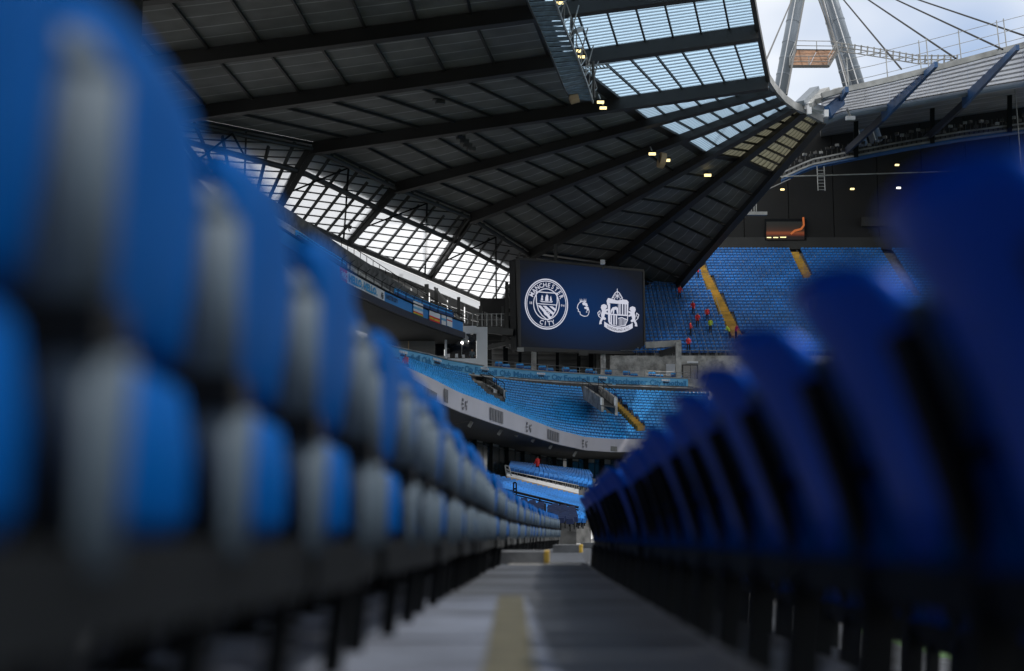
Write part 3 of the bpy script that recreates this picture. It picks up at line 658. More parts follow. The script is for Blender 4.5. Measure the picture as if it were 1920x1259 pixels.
# struts and back wall panels behind the upper tier
bk = thing('rear_wall', 'grey metal clad wall with posts behind the upper tier, below the glazing', 'wall')
for (a, b) in ((690, 722), (724, 770), (772, 802), (806, 838), (840, 870), (872, 905), (908, 945)):
    for k in range(5):
        yt = lambda x: 497 + (x - 690) * .405; yb = 640
        q0, q1 = k / 5, (k + .93) / 5
        m = MB(); m.slab([P(a, lerp(yt(a), yb, q1), 158), P(b, lerp(yt(b), yb, q1), 158), P(b, lerp(yt(b), yb, q0), 158.2), P(a, lerp(yt(a), yb, q0), 158.2)], .1); m.build('panel', M['greywall'] if k < 3 else M['darkwall'], bk)
for x, wd in ((752, 7), (800, 8), (818, 7), (860, 6), (901, 6), (944, 8)):
    yt = 497 + (x - 690) * .405 - 8; m = MB(); m.beam(P(x, 640, 157), P(x, yt, 157), wd * 157 / F, .4); m.build('post', M['steel'], bk)
for a, b in (((815, 540), (868, 607)), ((735, 520), (800, 553))):
    m = MB(); m.tube(P(*a, 155), P(*b, 148), .13, 8); m.build('brace', M['steel'], bk)
m = MB()
for k in range(9):
    x = 868 + k * 9; m.tube(P(x, 612, 150), P(x, 588, 150), .05, 6)
m.tube(P(866, 589, 150), P(945, 589, 150), .05, 6); m.tube(P(866, 600, 150), P(945, 600, 150), .04, 6); m.build('railing', M['galv'], bk)
m = MB(); m.beam(P(868, 614, 150.4), P(962, 624, 150.4), .6, .7); m.build('ledge_beam', M['steel'], bk)

# studio with white frame
stu = thing('broadcast_studio', 'white framed studio box with lit window above the light blue banner', 'studio')
def pq(m, x0, y0, x1, y1, Y, th): m.slab([P(x0, y1, Y), P(x1, y1, Y), P(x1, y0, Y), P(x0, y0, Y)], th)
for (x0, y0, x1, y1) in ((893.5, 614, 914, 690), (868, 612, 893.4, 626), (834, 673, 893.4, 687), (834, 624, 838, 672.9)):
    m = MB(); pq(m, x0, y0, x1, y1, 141, .4); m.build('frame', M['white'], stu)
for (x0, y0, x1, y1) in ((838, 627, 893, 672.6), (816, 627, 833, 668)):
    m = MB(); pq(m, x0, y0, x1, y1, 144, .05); m.build('window_pane', M['glass_dark'], stu)
m = MB(); pq(m, 745, 612, 815, 670, 142, .3); m.build('side_wall', M['greywall'], stu)
m = MB(); pq(m, 690, 590, 760, 680, 146, .3); m.build('dark_wall', M['darkwall'], stu)
m = MB(); pq(m, 812, 668, 836, 684, 141.6, .3); m.build('sill', M['concrete_pale'], stu)
m = MB(); pq(m, 765, 640, 767, 668, 141.6, .1); m.build('post', M['beige'], stu)
for (x, y, r) in ((825.5, 640.5, .17), (843.5, 642, .14), (866.5, 643, .14), (866, 636, .06), (878, 640, .05), (823, 635, .05)):
    m = MB(); c = P(x, y, 143.5); m.tube(c, c + V((0, .12, 0)), r, 12); m.build('lamp', M['lamp_white'], stu)
m = MB(); m.tube(P(866, 645, 143.4), P(865.5, 668, 143.4), .05, 6); m.build('lamp_stand', M['galv'], stu)
for x in (841, 856, 869): m = MB(); pq(m, x - 2.5, 664 + (x == 869) * 1.5, x + 2.5, 671, 143.2, .2); m.build('monitor', M['white'], stu)

# ------------------------------------------------------------------ people
def person_mesh(name, top, bottom, bend=0.0, arm=.25):
    """one continuous skinned figure; slots: clothing top, trousers, skin, hair"""
    bx = bend
    V_ = [(0, 0, .95), (bx * .25, 0, 1.15), (bx * .7, 0, 1.38), (bx * .9, 0, 1.50), (bx * 1.05, 0, 1.60), (bx * 1.12, 0, 1.72),
          (bx * .7, .19, 1.40), (bx * .7 + .05, .25, 1.14), (bx * .7 + arm, .24, .95), (bx * .7, -.19, 1.40), (bx * .7 + .03, -.25, 1.14), (bx * .7 + arm * .7, -.25, .93),
          (0, .10, .88), (.03, .11, .48), (-.02, .12, .08), (.10, .13, .04), (0, -.10, .88), (.0, -.11, .48), (-.05, -.12, .08), (.07, -.13, .04)]
    E = [(0, 1), (1, 2), (2, 3), (3, 4), (4, 5), (2, 6), (6, 7), (7, 8), (2, 9), (9, 10), (10, 11), (0, 12), (12, 13), (13, 14), (14, 15), (0, 16), (16, 17), (17, 18), (18, 19)]
    Rr = [.155, .15, .155, .06, .095, .08, .075, .055, .045, .075, .055, .045, .095, .07, .05, .04, .095, .07, .05, .04]
    me = bpy.data.meshes.new('t'); me.from_pydata(V_, E, []); o = bpy.data.objects.new('t', me); sc.collection.objects.link(o)
    sk = o.modifiers.new('s', 'SKIN'); sb = o.modifiers.new('b', 'SUBSURF'); sb.levels = 1; sb.render_levels = 1
    for i, r in enumerate(Rr): me.skin_vertices[0].data[i].radius = (r, r)
    me.skin_vertices[0].data[0].use_root = True
    out = bpy.data.meshes.new_from_object(o.evaluated_get(bpy.context.evaluated_depsgraph_get())); bpy.data.objects.remove(o)
    out.name = name
    for q in (top, bottom, 'skin', 'hair'): out.materials.append(M[q])
    for f in out.polygons:
        z = f.center.z; hand = z < 1.0 and abs(f.center.y) > .2 and z > .86
        f.material_index = 3 if z > 1.63 or (z > 1.55 and f.center.x < bx * 1.05 - .02) else 2 if z > 1.5 else 2 if hand and f.center.x > bx * .7 + arm * .55 else 0 if z > .86 or (abs(f.center.y) > .2 and z > .8) else 1
        f.use_smooth = True
    return out
PM = {k: person_mesh('person', *v) for k, v in dict(red=('red', 'trousers', .0), redlean=('red', 'trousers', .22), orange=('orange', 'trousers', .1), hivis=('hivis', 'trousers', .05), hibend=('hivis', 'trousers', .4), mag=('magenta', 'trousers', .15), grey=('jumper', 'trousers', .05, .35)).items()}
def person(kind, p, rz, label, s=1.0, group=None):
    o = bpy.data.objects.new('person', PM[kind]); sc.collection.objects.link(o); o.location = p; o.rotation_euler = (0, 0, rz); o.scale = (s, s, s)
    return tag(o, label, 'person', group)

# ------------------------------------------------------------------ big screen
scr = thing('big_screen', 'large dark blue screen showing two white club crests, hung in the corner', 'screen')
SC = [P(969, 656, 150), P(1209, 666, 160.5), P(1205.5, 508, 160.5), P(966, 486, 150)]   # BL BR TR TL, outer frame
sn = (SC[1] - SC[0]).cross(SC[3] - SC[0]).normalized()
if sn.y > 0: sn = -sn
def PS(px, py, off):
    d = ray(px, py); o = V((0, 0, HC)); p0 = SC[0] + sn * off; return o + d * ((p0 - o).dot(sn) / d.dot(sn))
def Z6(zx, zy, off=.12): return PS(940 + zx / 5.244, 460 + zy / 5.244, off)
m = MB(); m.hexa([q - sn * 1.1 for q in SC], [q - sn * .06 for q in SC]); m.build('cabinet', M['black_steel'], scr)
def fr(x0, y0, x1, y1, x2, y2, x3, y3): 
    m = MB(); m.slab([Z6(x0, y0, .0), Z6(x1, y1, .0), Z6(x2, y2, .0), Z6(x3, y3, .0)], .2); m.build('frame', M['rafter'], scr)
fr(140, 140, 178, 140, 190, 1000, 165, 1040); fr(1388, 262, 1402, 258, 1416, 1080, 1396, 1056); fr(140, 118, 1400, 240, 1388, 262, 178, 142); fr(190, 1000, 1396, 1056, 1416, 1082, 165, 1040)
# face: dark blue picture, a glow in the middle (the picture on the screen)
sm = bpy.data.materials.new('screen_face'); sm.use_nodes = True; n, l = sm.node_tree.nodes, sm.node_tree.links; b = n['Principled BSDF']; b.inputs['Base Color'].default_value = (.008, .01, .014, 1); b.inputs['Roughness'].default_value = .7; b.inputs['Specular IOR Level'].default_value = .1
uv = n.new('ShaderNodeUVMap'); mp_ = n.new('ShaderNodeMapping'); mp_.inputs['Location'].default_value = (-.48, -.50, 0); gr = n.new('ShaderNodeTexGradient'); gr.gradient_type = 'SPHERICAL'
mp_.inputs['Scale'].default_value = (1, 1, 1); sc2 = n.new('ShaderNodeMapping'); sc2.inputs['Scale'].default_value = (1.55, 1.7, 1)
l.new(uv.outputs[0], mp_.inputs[0]); l.new(mp_.outputs[0], sc2.inputs[0]); l.new(sc2.outputs[0], gr.inputs[0])
cr2 = n.new('ShaderNodeValToRGB'); cr2.color_ramp.elements[0].color = (.006, .007, .010, 1); cr2.color_ramp.elements[1].color = (.003, .018, .07, 1); cr2.color_ramp.elements[1].position = .8
wv = n.new('ShaderNodeTexWave'); wv.inputs['Scale'].default_value = 60; wv.inputs['Distortion'].default_value = .5; l.new(uv.outputs[0], wv.inputs[0])
mm = n.new('ShaderNodeMixRGB'); mm.blend_type = 'MULTIPLY'; mm.inputs[0].default_value = .18; l.new(gr.outputs[1], cr2.inputs[0]); l.new(cr2.outputs[0], mm.inputs[1]); l.new(wv.outputs[0], mm.inputs[2])
l.new(mm.outputs[0], b.inputs['Emission Color']); b.inputs['Emission Strength'].default_value = 1
m = MB(); q = [Z6(178, 142, .03), Z6(1388, 262, .03), Z6(1396, 1056, .03), Z6(190, 1000, .03)]; m.face([q[3], q[2], q[1], q[0]], [(0, 0), (1, 0), (1, 1), (0, 1)]); m.build('display_face', sm, scr)
# crests are drawn in the zoomed photo's pixels and laid on the screen plane
PAR = [None]
def crest(name, x, y):
    PAR[0] = empty(name); PAR[0].parent = scr; return PAR[0]
crest('club_crest', 0, 0)
def poly6(pts, name, mt='logo', off=.09):
    m = MB(); m.face([Z6(*q, off) for q in pts]); return m.build(name, mt if not isinstance(mt, str) else M[mt], PAR[0])
def ring6(cx, cy, ax, ay, t, name, a0=0, a1=360, n=56, tilt=.045):
    m = MB()
    for i in range(n):
        w0, w1 = [math.radians(lerp(a0, a1, k / n)) for k in (i, i + 1)]; q = []
        for w_, s_ in ((w0, 1), (w1, 1), (w1, 1 - t / ax), (w0, 1 - t / ax)): x = ax * s_ * math.cos(w_); q.append(Z6(cx + x, cy - ay * s_ * math.sin(w_) + tilt * x, .09))
        m.face(q)
    return m.build(name, M['logo'], PAR[0])
def line6(pts, wd, name, mt='logo', off=.09):
    m = MB()
    for (x0, y0), (x1, y1) in zip(pts, pts[1:]):
        L = math.hypot(x1 - x0, y1 - y0) or 1; nx, ny = -(y1 - y0) / L * wd / 2, (x1 - x0) / L * wd / 2; ex, ey = (x1 - x0) / L * wd * .3, (y1 - y0) / L * wd * .3
        m.face([Z6(*q, off) for q in ((x0 + nx - ex, y0 + ny - ey), (x1 + nx + ex, y1 + ny + ey), (x1 - nx + ex, y1 - ny + ey), (x0 - nx - ex, y0 - ny - ey))])
    return m.build(name, M[mt], PAR[0])
def arc_text(s, cx, cy, ax, ay, a0, a1, size, inward=False):
    for i, ch in enumerate(s):
        w_ = math.radians(lerp(a0, a1, i / (len(s) - 1))); v, f = glyphs(ch, 1.0, .015); x0, x1 = min(q[0] for q in v), max(q[0] for q in v)
        ox, oy = cx + ax * math.cos(w_), cy - ay * math.sin(w_) + .045 * ax * math.cos(w_); th = (w_ - math.pi / 2) if not inward else (w_ + math.pi / 2)
        m = MB(); c, s_ = math.cos(th), math.sin(th)
        for q in v:
            gx, gy = (q[0] - (x0 + x1) / 2) * size * .86, (q[1] - .36) * size
            m.v.append(tuple(Z6(ox + gx * c - gy * s_, oy - (gx * s_ + gy * c), .09)))
        m.f = f; m.uv = [[(0, 0)] * len(q) for q in f]; m.mi = [0] * len(f); m.build('crest_letter', M['logo'], PAR[0])
cx, cy = 443, 580
ring6(cx, cy, 213, 250, 10, 'crest_ring'); ring6(cx, cy, 196, 231, 7, 'crest_ring'); ring6(cx, cy, 130, 155, 8, 'crest_ring')
arc_text('MANCHESTER', cx, cy, 163, 190, 152, 24, 62); arc_text('CITY', cx + 6, cy - 4, 163, 192, 251, 291, 62, True)
arc_text('18', cx, cy, 162, 180, 181, 174, 34, False) if False else None
for s, x, y in (('1', 282, 565), ('8', 297, 567), ('9', 595, 593), ('4', 615, 595)):
    v, f = glyphs(s); m = MB(); m.v = [tuple(Z6(x + (q[0] - .3) * 36, y - (q[1] - .36) * 36, .09)) for q in v]; m.f = f; m.uv = [[(0, 0)] * len(q) for q in f]; m.mi = [0] * len(f); m.build('crest_letter', M['logo'], PAR[0])
line6([(342, 458), (548, 474), (550, 560), (535, 640), (505, 695), (455, 738), (400, 690), (365, 640), (345, 560), (342, 458)], 9, 'crest_shield')
line6([(352, 575), (545, 590)], 8, 'crest_bar')
for (a, b, c, d) in (((358, 592), (388, 594), (492, 710), (470, 725)), ((405, 595), (440, 598), (520, 668), (508, 690)), ((470, 600), (505, 603), (543, 635), (533, 655))): poly6([a, b, c, d], 'crest_stripe')
poly6([(375, 545), (395, 560), (500, 565), (505, 548), (488, 556), (400, 552)], 'crest_ship')
for (x, y, w_, h) in ((400, 530, 22, 26), (402, 505, 18, 18), (447, 528, 34, 40), (449, 500, 26, 18), (487, 535, 20, 26), (486, 515, 14, 12)): poly6([(x - w_ / 2, y + h / 2), (x + w_ / 2, y + h / 2), (x + w_ / 2 - 4, y - h / 2), (x - w_ / 2 + 4, y - h / 2)], 'crest_sail')
line6([(449, 478), (449, 555)], 4, 'crest_mast'); line6([(400, 492), (400, 555)], 4, 'crest_mast'); line6([(487, 500), (487, 555)], 4, 'crest_mast')
ring6(449, 655, 34, 40, 6, 'crest_rose', n=20)
for k in range(5): w_ = k * 2 * math.pi / 5 + .3; ring6(449 + 17 * math.cos(w_), 655 - 20 * math.sin(w_), 10, 12, 4, 'crest_petal', n=10)
crest('league_emblem', 0, 0)
line6([(790, 556), (768, 566), (752, 590), (746, 620), (758, 632), (756, 652), (772, 656), (776, 680), (790, 690), (806, 697), (822, 700)], 7, 'lion_outline')
line6([(822, 700), (845, 696), (856, 682), (864, 655), (858, 625)], 6, 'lion_outline')
poly6([(795, 570), (815, 560), (842, 572), (852, 600), (838, 605), (822, 592), (802, 590)], 'lion_brow'); poly6([(815, 610), (835, 605), (858, 610), (856, 640), (840, 650), (838, 628), (820, 628)], 'lion_face'); poly6([(832, 652), (846, 655), (842, 664), (834, 662)], 'lion_chin')
for (x, t) in ((778, -6), (790, -4), (803, 0), (816, 4), (828, 6)): poly6([(x - 4, 555), (x + 5, 555), (x + t, 524)], 'lion_crown')
line6([(774, 556), (833, 558)], 6, 'lion_crown')
crest('visitor_crest', 0, 0)
poly6([(1048, 570), (1070, 575), (1070, 790), (1052, 750)], 'arms_edge')
line6([(1050, 565), (1245, 580), (1240, 740), (1215, 790), (1150, 800), (1085, 785), (1055, 740), (1050, 565)], 8, 'arms_shield')
for x in (1168, 1194, 1220, 1240): poly6([(x - 8, 578), (x + 4, 579), (x + 4, 690), (x - 8, 688)], 'arms_stripe')
for x in (1082, 1108, 1132): poly6([(x - 7, 690), (x + 6, 690), (x + 6, 785), (x - 7, 780)], 'arms_stripe')
line6([(1060, 680), (1240, 692)], 12, 'arms_bar'); line6([(1150, 580), (1150, 680)], 5, 'arms_bar')
poly6([(1075, 640), (1095, 612), (1130, 605), (1148, 618), (1148, 676), (1138, 676), (1130, 635), (1112, 635), (1108, 676), (1096, 676), (1094, 640), (1080, 676), (1072, 676)], 'arms_bridge')
line6([(1150, 720), (1185, 712), (1235, 735)], 8, 'arms_arch')
for x in range(1158, 1236, 13): line6([(x, 722), (x, 790)], 5, 'arms_arch_post')
poly6([(1035, 548), (1050, 520), (1085, 528), (1140, 545), (1200, 535), (1235, 540), (1252, 560), (1245, 590), (1225, 578), (1140, 572), (1060, 570), (1042, 590)], 'arms_mantle')
line6([(1090, 520), (1120, 470), (1140, 455), (1160, 470), (1190, 520)], 8, 'arms_wheel'); line6([(1140, 430), (1140, 530)], 6, 'arms_spike'); line6([(1105, 500), (1175, 500)], 5, 'arms_wheel'); line6([(1118, 480), (1165, 520)], 5, 'arms_wheel'); line6([(1165, 480), (1118, 520)], 5, 'arms_wheel')
ring6(1100, 530, 16, 18, 6, 'arms_scrollwork', n=14); ring6(1180, 536, 16, 18, 6, 'arms_scrollwork', n=14)
def lion(mx_):
    f = lambda pts: [(mx_ * (x - 1150) + 1150 + (0 if mx_ > 0 else 0), y + (0 if mx_ > 0 else 22)) for x, y in pts]
    poly6(f([(985, 590), (1010, 580), (1035, 590), (1040, 612), (1022, 632), (1050, 625), (1050, 640), (1028, 655), (1052, 668), (1048, 682), (1020, 676), (1012, 705), (1030, 720), (1020, 738), (1000, 730), (985, 755), (988, 775), (962, 778), (968, 745), (985, 712), (980, 680), (990, 645), (978, 615)]), 'arms_lion')
    line6(f([(982, 720), (958, 700), (948, 665), (970, 645)]), 7, 'arms_tail')
    line6(f([(970, 645), (972, 670), (960, 690)]), 6, 'arms_tail')
lion(1); lion(-1)
for i in range(10):
    a, b = 1012 + 28 * i, 1012 + 28 * (i + 1); yq = lambda x: 775 + 55 * (1 - ((x - 1150) / 145) ** 2) + (x - 1150) * .06
    poly6([(a, yq(a) + 28), (b, yq(b) + 28), (b, yq(b) - 22), (a, yq(a) - 22)], 'arms_ribbon')
text_on(lambda u, v: Z6(1040 + 220 * u, 775 + 55 * (1 - ((1040 + 220 * u - 1150) / 145) ** 2) + (220 * u - 110) * .06 + 16 - 26 * v, .12), 'SUNDERLAND A.F.C.', 'arms_lettering', M['navy'], PAR[0], .01)
for x0, y0, x1, y1, w_ in ((1042, 458, 1042, 492, .35), (1130, 488, 1130, 505, .2)):
    m = MB(); m.beam(P(x0, y0, 154), P(x1, y1, 154), w_, .35); m.build('hanger', M['steel'], scr)
m = MB(); m.box(P(1130, 492, 153), .5, .4, .5); m.build('camera_head', M['white'], scr)
m = MB(); c = P(976, 656, 149); m.box(c, .7, .5, .4); m.build('speaker', M['galv'], scr)
m = MB(); m.box(P(1094, 663, 154), 1.0, .6, .5); m.build('junction_box', M['steel'], scr)
# frame gantry left of the screen
gl = thing('screen_gantry', 'dark steel lattice gantry holding the left side of the big screen', 'gantry')
for a, b, w_ in (((950, 530), (951, 652), .35), ((962, 520), (963, 660), .3), ((942, 575), (944, 640), .25), ((948, 540), (966, 530), .3), ((946, 590), (966, 588), .3), ((925, 622), (966, 632), .4), ((915, 652), (966, 640), .45), ((948, 540), (962, 575), .18), ((950, 588), (963, 640), .18)):
    m = MB(); m.beam(P(*a, 152), P(*b, 151.5), w_, w_); m.build('member', M['steel'], gl)
m = MB(); pq(m, 954, 545, 966, 578, 152.5, .3); m.build('cladding', M['greywall'], gl)

# ------------------------------------------------------------------ roof over the side stand and the corner
RI = [(1405, -40, 95), (1421, 50, 104), (1440, 145, 116), (1453, 165, 119), (1469, 183, 121.5), (1488, 197, 123.6), (1508, 205, 125.2), (1541, 222, 127.6)]
RO = [(200, 119, 100), (300, 213, 113), (587, 270, 126), (743, 345, 139), (884, 402, 148), (994, 472, 161), (1140, 492, 170), (1257, 545, 178)]
RI = [P(*q) for q in RI]; RO = [P(*q) for q in RO]
TS = [.66, .66, .66, .665, .675, .69, .705, .715]
for k in range(9):                                        # the same roof goes on over the camera
    RI.insert(0, V((RI[0].x - .25, RI[0].y - 10.5, RI[0].z - .15))); RO.insert(0, V((RO[0].x - .9, RO[0].y - 12, RO[0].z + .1))); TS.insert(0, .66)
i0 = 9
rf = thing('stadium_roof', 'dark ribbed stadium roof on long fanned rafters with glazed inner edge', 'roof')
def rafter(a, b, w_, h0, h1):
    m = MB(); d = (b - a); r = d.cross(V((0, 0, 1))).normalized() * (w_ / 2); z = V((0, 0, 1))
    m.hexa([a - r - z * h0, a + r - z * h0, a + r + z * .1, a - r + z * .1], [b - r - z * h1, b + r - z * h1, b + r + z * .1, b - r + z * .1]); return m
for i, (a, b) in enumerate(zip(RI, RO)):
    rafter(a, b, .42, 1.0 if i < i0 + 3 else .5, .95).build('rafter', M['rafter'], rf)
    m = MB(); d = b - a; r = d.cross(V((0, 0, 1))).normalized(); m.beam(a - V((0, 0, 1.02 if i < i0 + 3 else .52)), b - V((0, 0, .97)), .8, .08); m.build('rafter_flange', M['rafter'], rf)
NO, NT = 8, 7
for i in range(len(RI) - 1):
    vis = i >= 8; O0, O1, I0, I1 = RO[i], RO[i + 1], RI[i], RI[i + 1]; t0, t1 = TS[i], TS[i + 1]
    lift = V((0, 0, .25)); j = i - 9
    for k in range(NO):
        a, b = k / NO, (k + .985) / NO if k < NO - 1 else 1.004
        if not vis and k: continue
        if not vis: b = 1.0
        q = [lerp(O0, I0, t0 * a), lerp(O0, I0, t0 * b), lerp(O1, I1, t1 * b), lerp(O1, I1, t1 * a)]
        m = MB(); m.slab([p + lift for p in q], .12); m.build('roof_panel', M['roof'], rf)
        if vis:
            m = MB(); m.beam(lerp(O0, I0, t0 * a) + V((0, 0, .05)), lerp(O1, I1, t1 * a) + V((0, 0, .05)), .16, .22); m.build('purlin', M['rafter'], rf)
    e = .03
    for k in range(NT):
        if not vis and k: continue
        a, b = k / NT, (k + .97) / NT if vis else 1.0
        f0 = lambda u: t0 + e + (1 - t0 - e) * u; f1 = lambda u: t1 + e + (1 - t1 - e) * u
        q = [lerp(O0, I0, f0(a)), lerp(O0, I0, f0(b)), lerp(O1, I1, f1(b)), lerp(O1, I1, f1(a))]
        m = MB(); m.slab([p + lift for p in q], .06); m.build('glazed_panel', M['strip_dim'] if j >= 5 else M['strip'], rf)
        if vis:
            m = MB(); m.beam(q[0] + V((0, 0, .1)), q[3] + V((0, 0, .1)), .13, .2); m.build('glazing_bar', M['rafter'], rf)
    m = MB(); m.slab([lerp(O0, I0, t0) + lift, lerp(O0, I0, t0 + e) + lift, lerp(O1, I1, t1 + e) + lift, lerp(O1, I1, t1) + lift], .1); m.build('gutter_panel', M['rafter'], rf)
    m = MB(); m.beam(I0 + V((0, 0, -.1)), I1 + V((0, 0, -.1)), .35, .7); m.build('edge_beam', M['rafter'] if j < 2 else M['galv'], rf)
    m = MB(); m.tube(O0 - V((0, 0, .5)), O1 - V((0, 0, .5)), .22, 8); m.build('eave_tube', M['steel'], rf)
# struts from the rafter ends down to the rear of the upper tier, glazing between them
i0 = 9
SB = [P(480, 372, 122), P(516, 395, 125), P(651, 456, 140), P(805, 521, 160), P(938, 578, 180), P(1075, 640, 195), P(1240, 634, 182)]
SBx = {0: P(250, 290, 100), 1: P(390, 335, 112), 2: SB[1], 3: SB[2], 4: SB[3], 5: SB[4], 6: SB[5]}
gz = thing('glazed_band', 'bright translucent glazed band with steel grid between roof and upper tier', 'glazing')
for k, b in SBx.items():
    a = RO[i0 + k]
    for dx in (-.3, .3):
        m = MB(); m.beam(a + V((dx, 0, -.3)), b + V((dx, 0, 0)), .28, .5); m.build('strut', M['rafter'], gz)
a = RO[i0 + 7]; m = MB(); m.beam(a - V((0, 0, .5)), SB[6], .5, .8); m.build('strut', M['rafter'], gz)
m = MB(); m.beam(a - V((0, 0, .2)), P(1320, 490, 165), .4, .5); m.build('strut', M['rafter'], gz)
LNS, SH, VS, NM = 10, .38, .112, 6
for k in (0, 1, 2, 3, 4):
    B0, B1, T0, T1 = SBx[k], SBx[k + 1], RO[i0 + k], RO[i0 + k + 1]; T0 = T0 + V((.3, .8, 0)); T1 = T1 + V((.3, .8, 0))
    bil = lambda s, v: lerp(lerp(B0, T0, v), lerp(B1, T1, v), s) + V((0, .5, 0))
    vmax = .93
    for i in range(NM):
        s0, s1 = i / NM, (i + 1) / NM
        m = MB(); top = min(1.0, .86 + .14 * (i % 2)); m.beam(bil(s0, 0) - V((0, .3, 0)), bil(s0, top) - V((0, .3, 0)), .16, .3); m.build('mullion', M['steel'], gz)
        for j in range(-5, LNS + 1):
            va, vb = j * VS + SH * s0, j * VS + SH * s1; wa, wb = va + VS, vb + VS
            if wb < .02 or va > vmax: continue
            va, vb, wa, wb = [min(vmax + .05, max(-.02, q)) for q in (va, vb, wa, wb)]
            if wa - va < .01 and wb - vb < .01: continue
            m = MB(); m.slab([bil(s0, va), bil(s1, vb), bil(s1, wb), bil(s0, wa)], .03); m.build('pane', M['pane'], gz)
            m = MB(); m.beam(bil(s0, va) - V((0, .12, 0)), bil(s1, vb) - V((0, .12, 0)), .10, .12); m.build('glazing_bar', M['steel'], gz)
    for v, r in ((.0, .3), (.60, .26)):
        m = MB(); m.tube(bil(-.02, v) - V((0, .5, 0)), bil(1.02, v) - V((0, .5, 0)), r, 10); m.build('tube', M['steel'], gz)
    # pale soffit above the glazing, out to the rafter line
    m = MB(); m.slab([bil(0, .70) + V((0, 1.2, 0)), bil(1, .70) + V((0, 1.2, 0)), T1 + V((.5, 2.6, .35)), T0 + V((.5, 2.6, .35))], .1); m.build('soffit_panel', M['soffit'], gz)
    m = MB(); m.slab([RO[i0 + k] + V((0, .2, .12)), RO[i0 + k + 1] + V((0, .2, .12)), T1 + V((.5, 2.7, .3)), T0 + V((.5, 2.7, .3))], .1); m.build('soffit_panel', M['soffit'], gz)
    m = MB(); m.tube(bil(.42, .9) - V((0, 1.2, 0)), bil(.93, .02) - V((0, .6, 0)), .1, 6); m.tube(bil(.05, .3) - V((0, 1, 0)), bil(.42, .9) - V((0, 1.2, 0)), .09, 6); m.build('brace', M['black_steel'], gz)
B0, B1 = SBx[4], SBx[5]
for a, b in zip([SB[1], SB[2], SB[3]], [SB[2], SB[3], SB[4]]):
    m = MB(); m.beam(a + V((0, 0, -1.5)), b + V((0, 0, -1.5)), .35, .35); m.build('wall_head', M['steel'], gz)
    m = MB(); m.slab([a + V((0, .6, -1.6)), b + V((0, .6, -1.6)), b + V((0, .6, -.3)), a + V((0, .6, -.3))], .05); m.build('pane', M['pane'], gz)
cam2 = thing('security_camera', 'small grey camera on a bracket in front of the glazed band', 'camera')
m = MB(); m.beam(P(648, 424, 136), P(659, 427, 136), .3, .3); m.build('body', M['steel'], cam2); m = MB(); m.tube(P(653, 426, 136.2), P(655, 434, 138), .06, 6); m.build('arm', M['steel'], cam2)

cwl = thing('corner_rear_wall', 'dark clad rear wall of the corner behind the big screen', 'wall')
for k in (5, 6):
    a, b = RO[i0 + k] + V((0, 8, .3)), RO[i0 + k + 1] + V((0, 8, .3))
    m = MB(); m.slab([V((a.x, a.y, 8)), V((b.x, b.y, 8)), b, a], .2); m.build('panel', M['greywall'], cwl)
    m = MB(); m.slab([RO[i0 + k] + V((0, 0, .2)), RO[i0 + k + 1] + V((0, 0, .2)), b, a], .2); m.build('soffit_panel', M['soffit'], cwl)
m = MB(); pq(m, 900, 560, 985, 715, 167, .3); m.build('panel', M['blackwall'], cwl)
m = MB(); pq(m, 975, 640, 1215, 715, 164.5, .3); m.build('panel', M['blackwall'], cwl)
# wall and truss right of the screen, under the last rafter
tr = thing('corner_bracing', 'pale steel bracing and panels between the big screen and the far stand', 'bracing')
for k in range(6):
    y0, y1 = lerp(548, 640, k / 6), lerp(548, 640, (k + .92) / 6)
    m = MB(); m.slab([P(1206, y1, 184), P(lerp(1262, 1236, (k + 1) / 6), y1, 184), P(lerp(1262, 1236, k / 6), y0, 184.3), P(1206, y0, 184.3)], .1); m.build('panel', M['pane'] if k > 2 else M['soffit'], tr)
for a, b, r in (((1204, 562), (1262, 562), .22), ((1206, 575), (1258, 587), .28), ((1216, 550), (1228, 562), .14), ((1238, 560), (1218, 640), .2), ((1212, 512), (1258, 580), .14), ((1208, 595), (1240, 640), .18), ((1206, 640), (1268, 640), .45), ((1218, 560), (1212, 585), .14)):
    m = MB(); m.tube(P(*a, 178), P(*b, 178), r, 8); m.build('tube', M['galv'] if r > .15 else M['steel'], tr)
col = thing('concrete_column', 'tall pale concrete column with beam head right of the big screen', 'column')
m = MB(); m.beam(P(1272, 712, 156), P(1272, 643, 156), .6, .6); m.build('shaft', M['concrete_pale'], col)
m = MB(); m.beam(P(1210, 648, 157), P(1277, 644, 157), .5, .7); m.build('head_beam', M['galv'], col)
m = MB(); m.beam(P(1238, 664, 158), P(1268, 655, 156.4), .4, .6); m.build('bracket', M['steel'], col)
m = MB(); m.beam(P(1236, 706, 160), P(1236, 658, 160), .9, .6); m.build('pier', M['soffit'], col)

